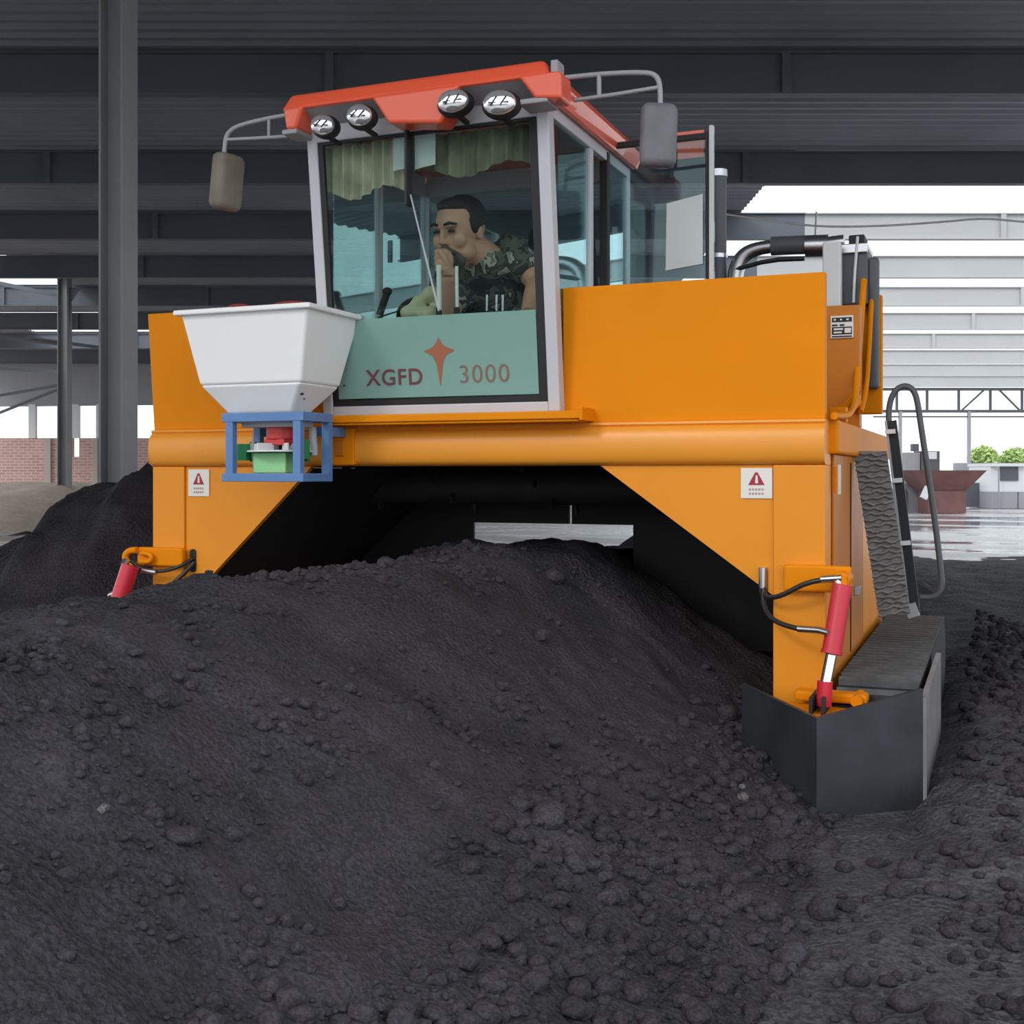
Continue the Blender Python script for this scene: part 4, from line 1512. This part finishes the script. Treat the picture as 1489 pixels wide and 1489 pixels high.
MB().tube([(-2.10, -.27, 1.42), (-2.09, -.27, 1.30)], .018, 12).build('gate_actuator', GREYL, FS)
# red hoses looping behind the tub
hz_ = empty('hose_loop', (-2.6, .12, 1.86))
tag(hz_, 'dark red hose looping over the hood behind the white hopper', 'hose')
MB().tube([P(322, 455, .12), P(335, 445, .12), P(352, 443, .12), P(368, 448, .12), P(378, 460, .12)], .008, 8, smooth=2).build('hose_bend', HOSER, hz_)
MB().tube([P(385, 450, .15), P(410, 440, .15), P(440, 440, .15), P(470, 448, .15)], .010, 8, smooth=2).build('hose_bend', HOSER, hz_)

# ================================================================== DRIVER
D_ = empty('person', (-1.42, .62, 1.87))
tag(D_, 'bearded person in camouflage T-shirt leaning forward in the cab, hand at mouth', 'person')
Hc = P(668, 337, .10)
HR = Matrix.Rotation(R(-16), 3, 'Z') @ Matrix.Rotation(R(15), 3, 'X') @ Matrix.Rotation(R(3), 3, 'Y')


def hl(x, y, z):
    return Hc + HR @ Vector((x, y, z))


neck = hl(.05, .10, -.13)
chest = P(708, 412, .36)
shl = P(744, 366, .33)
shr = P(668, 402, .30)
hip = Vector((-1.42, .66, 1.92))
el_l = P(781, 412, .28)
wr_l = P(768, 455, .08)
el_r = P(652, 462, .10)
wr_r = P(651, 402, -.015)
knl, knr = Vector((-1.26, .30, 1.90)), Vector((-1.55, .28, 1.90))
ftl, ftr = Vector((-1.27, .24, 1.53)), Vector((-1.56, .22, 1.53))

bd = MB()
# head
bd.ball(hl(0, .015, .03), (.098, .122, .122), 24, 16, HR)
bd.ball(hl(0, -.02, -.055), (.080, .092, .10), 24, 16, HR)
bd.ball(hl(0, -.035, -.115), (.052, .06, .045), 16, 10, HR)
bd.ball(hl(0, -.120, -.030), (.016, .022, .017), 12, 8, HR)
bd.tube([hl(0, -.10, .03), hl(0, -.124, -.022)], [.012, .016], 8)
bd.ball(hl(0, -.093, .035), (.07, .028, .016), 12, 8, HR)
for s in (-1, 1):
    bd.ball(hl(s * .052, -.072, -.03), (.036, .03, .04), 14, 10, HR)
    bd.ball(hl(s * .05, -.03, -.085), (.042, .05, .04), 14, 10, HR)
    bd.ball(hl(s * .018, -.112, -.036), (.011, .014, .012), 10, 8, HR)
    bd.ball(hl(s * .098, .02, -.01), (.012, .022, .036), 12, 8, HR)
# trunk
bd.tube([hl(.01, .03, -.06), neck, chest.lerp(neck, .55)], [.072, .076, .09], 14)
bd.ball(chest, (.17, .13, .15), 20, 12, Matrix.Rotation(R(-28), 3, 'X'))
bd.tube([chest, chest.lerp(hip, .5), hip], [.155, .165, .165], 18)
bd.tube([shl, chest.lerp(shl, .4)], [.070, .10], 14).ball(shl, .072)
bd.tube([shr, chest.lerp(shr, .4)], [.072, .10], 14).ball(shr, .075)
# arms
bd.tube([shl, shl.lerp(el_l, .5), el_l], [.068, .058, .047], 14).ball(el_l, .047)
bd.tube([el_l, el_l.lerp(wr_l, .4), wr_l], [.047, .045, .032], 14)
bd.tube([shr, shr.lerp(el_r, .5), el_r], [.066, .056, .046], 14).ball(el_r, .046)
bd.tube([el_r, el_r.lerp(wr_r, .4), wr_r], [.046, .044, .032], 14)
# right hand: palm, four curled fingers, thumb
pc = wr_r + Vector((-.012, -.006, .062))
bd.tube([wr_r, pc + Vector((.012, .004, -.03))], [.033, .036], 12)
bd.ball(pc + Vector((.014, .002, 0)), (.026, .028, .052), 16, 12)
for i, ln in enumerate((1.0, 1.1, 1.05, .9)):
    o_ = pc + Vector((0, 0, .040 - i * .0265))
    bd.tube([o_ + Vector((.022, -.018, 0)), o_ + Vector((.004 - .008 * ln, -.036, .002)), o_ + Vector((-.022 * ln - .008, -.026, .001)), o_ + Vector((-.024 * ln, .0, -.001)), o_ + Vector((.0, .012, -.001))],
            [.0125, .0125, .0118, .0112, .010], 10, smooth=1)
bd.tube([pc + Vector((.026, -.012, -.03)), pc + Vector((.022, -.036, .004)), pc + Vector((.006, -.046, .030)), pc + Vector((-.008, -.044, .042))], [.014, .0135, .012, .010], 10, smooth=1)
# left hand on the lever
lc = wr_l + Vector((-.008, -.03, -.035))
bd.ball(lc, (.034, .042, .022), 14, 10)
for i, ln in enumerate((.046, .052, .049, .038)):
    b0_ = lc + Vector((-.026 + i * .018, -.03, .002))
    bd.tube([b0_, b0_ + Vector((-.002, -.03, -.004)), b0_ + Vector((-.002, -.03 - ln * .4, -.026)), b0_ + Vector((0, -.03 - ln * .2, -.045))], [.0105, .0105, .0095, .0085], 10)
bd.tube([lc + Vector((-.026, .01, 0)), lc + Vector((-.05, -.012, -.006)), lc + Vector((-.052, -.035, -.016))], [.012, .011, .0095], 10)
# legs
for k_, f_, s in ((knl, ftl, .07), (knr, ftr, -.07)):
    h_ = hip + Vector((s, -.02, -.02))
    bd.tube([h_, h_.lerp(k_, .5), k_], [.09, .08, .062], 14).ball(k_, .062)
    bd.tube([k_, k_.lerp(f_, .4), f_], [.06, .058, .042], 14)
    bd.ball(f_ + Vector((0, -.07, -.008)), (.042, .11, .03))
body = link_mesh('body', remesh(bd, .0052, 4), SKIN, D_)

# shirt
sh = MB()
sh.ball(chest, (.182, .142, .162), 20, 12, Matrix.Rotation(R(-28), 3, 'X'))
sh.tube([chest, chest.lerp(hip, .5), hip + Vector((0, 0, -.01))], [.168, .178, .178], 18)
sh.tube([shl.lerp(el_l, .75), shl.lerp(el_l, .3), shl, chest.lerp(shl, .4)], [.074, .080, .082, .112], 16).ball(shl, .083)
sh.tube([shr.lerp(el_r, .75), shr.lerp(el_r, .3), shr, chest.lerp(shr, .4)], [.072, .080, .088, .112], 16).ball(shr, .088)
sh.tube([chest.lerp(neck, .2), chest.lerp(neck, .7), chest.lerp(neck, .98) + Vector((.014, .02, 0)), neck + Vector((.02, .02, .035))], [.13, .118, .106, .094], 16)
link_mesh('camouflage_shirt', remesh(sh, .011, 4), CAMO, D_)
tr_ = MB()
for k_, f_, s in ((knl, ftl, .07), (knr, ftr, -.07)):
    h_ = hip + Vector((s, -.02, -.02))
    tr_.tube([hip + Vector((s * .3, 0, .02)), h_, h_.lerp(k_, .5), k_], [.13, .105, .09, .072], 14).ball(k_, .072)
    tr_.tube([k_, k_.lerp(f_, .4), f_ + Vector((0, 0, .03))], [.070, .068, .055], 14)
link_mesh('trousers', remesh(tr_, .012, 3), SEATM, D_)
# hair, brows, eyes, beard
hr_ = MB()
hr_.ball(hl(0, .036, .058), (.102, .113, .100), 24, 16, HR)
hr_.ball(hl(0, -.030, .116), (.078, .055, .034), 20, 12, HR)
for s in (-1, 1):
    hr_.ball(hl(s * .094, .01, .03), (.014, .045, .05), 12, 8, HR)
link_mesh('hair', remesh(hr_, .009, 2), HAIR, D_)
for s in (-1, 1):
    MB().tube([hl(s * .018, -.118, .040), hl(s * .045, -.117, .047), hl(s * .075, -.098, .038)], [.006, .007, .004], 8).build('eyebrow', HAIR, D_)
    MB().ball(hl(s * .042, -.104, .012), (.021, .010, .0075), 14, 8, HR).build('eye', EYE, D_)
bb = MB()
bb.tube([hl(-.048, -.090, -.086), hl(-.022, -.118, -.064), hl(0, -.124, -.060), hl(.022, -.118, -.064), hl(.048, -.090, -.086)], [.008, .013, .012, .013, .008], 8)
bb.ball(hl(0, -.062, -.112), (.050, .050, .050), 18, 12, HR)
for s in (-1, 1):
    bb.tube([hl(s * .048, -.090, -.086), hl(s * .050, -.070, -.118), hl(s * .03, -.06, -.14)], [.010, .022, .022], 10)
link_mesh('beard', remesh(bb, .006, 2), BEARD, D_)
MB().tube([hl(-.03, -.108, -.082), hl(0, -.116, -.084), hl(.03, -.108, -.082)], .0055, 8).build('mouth', EYE, D_)
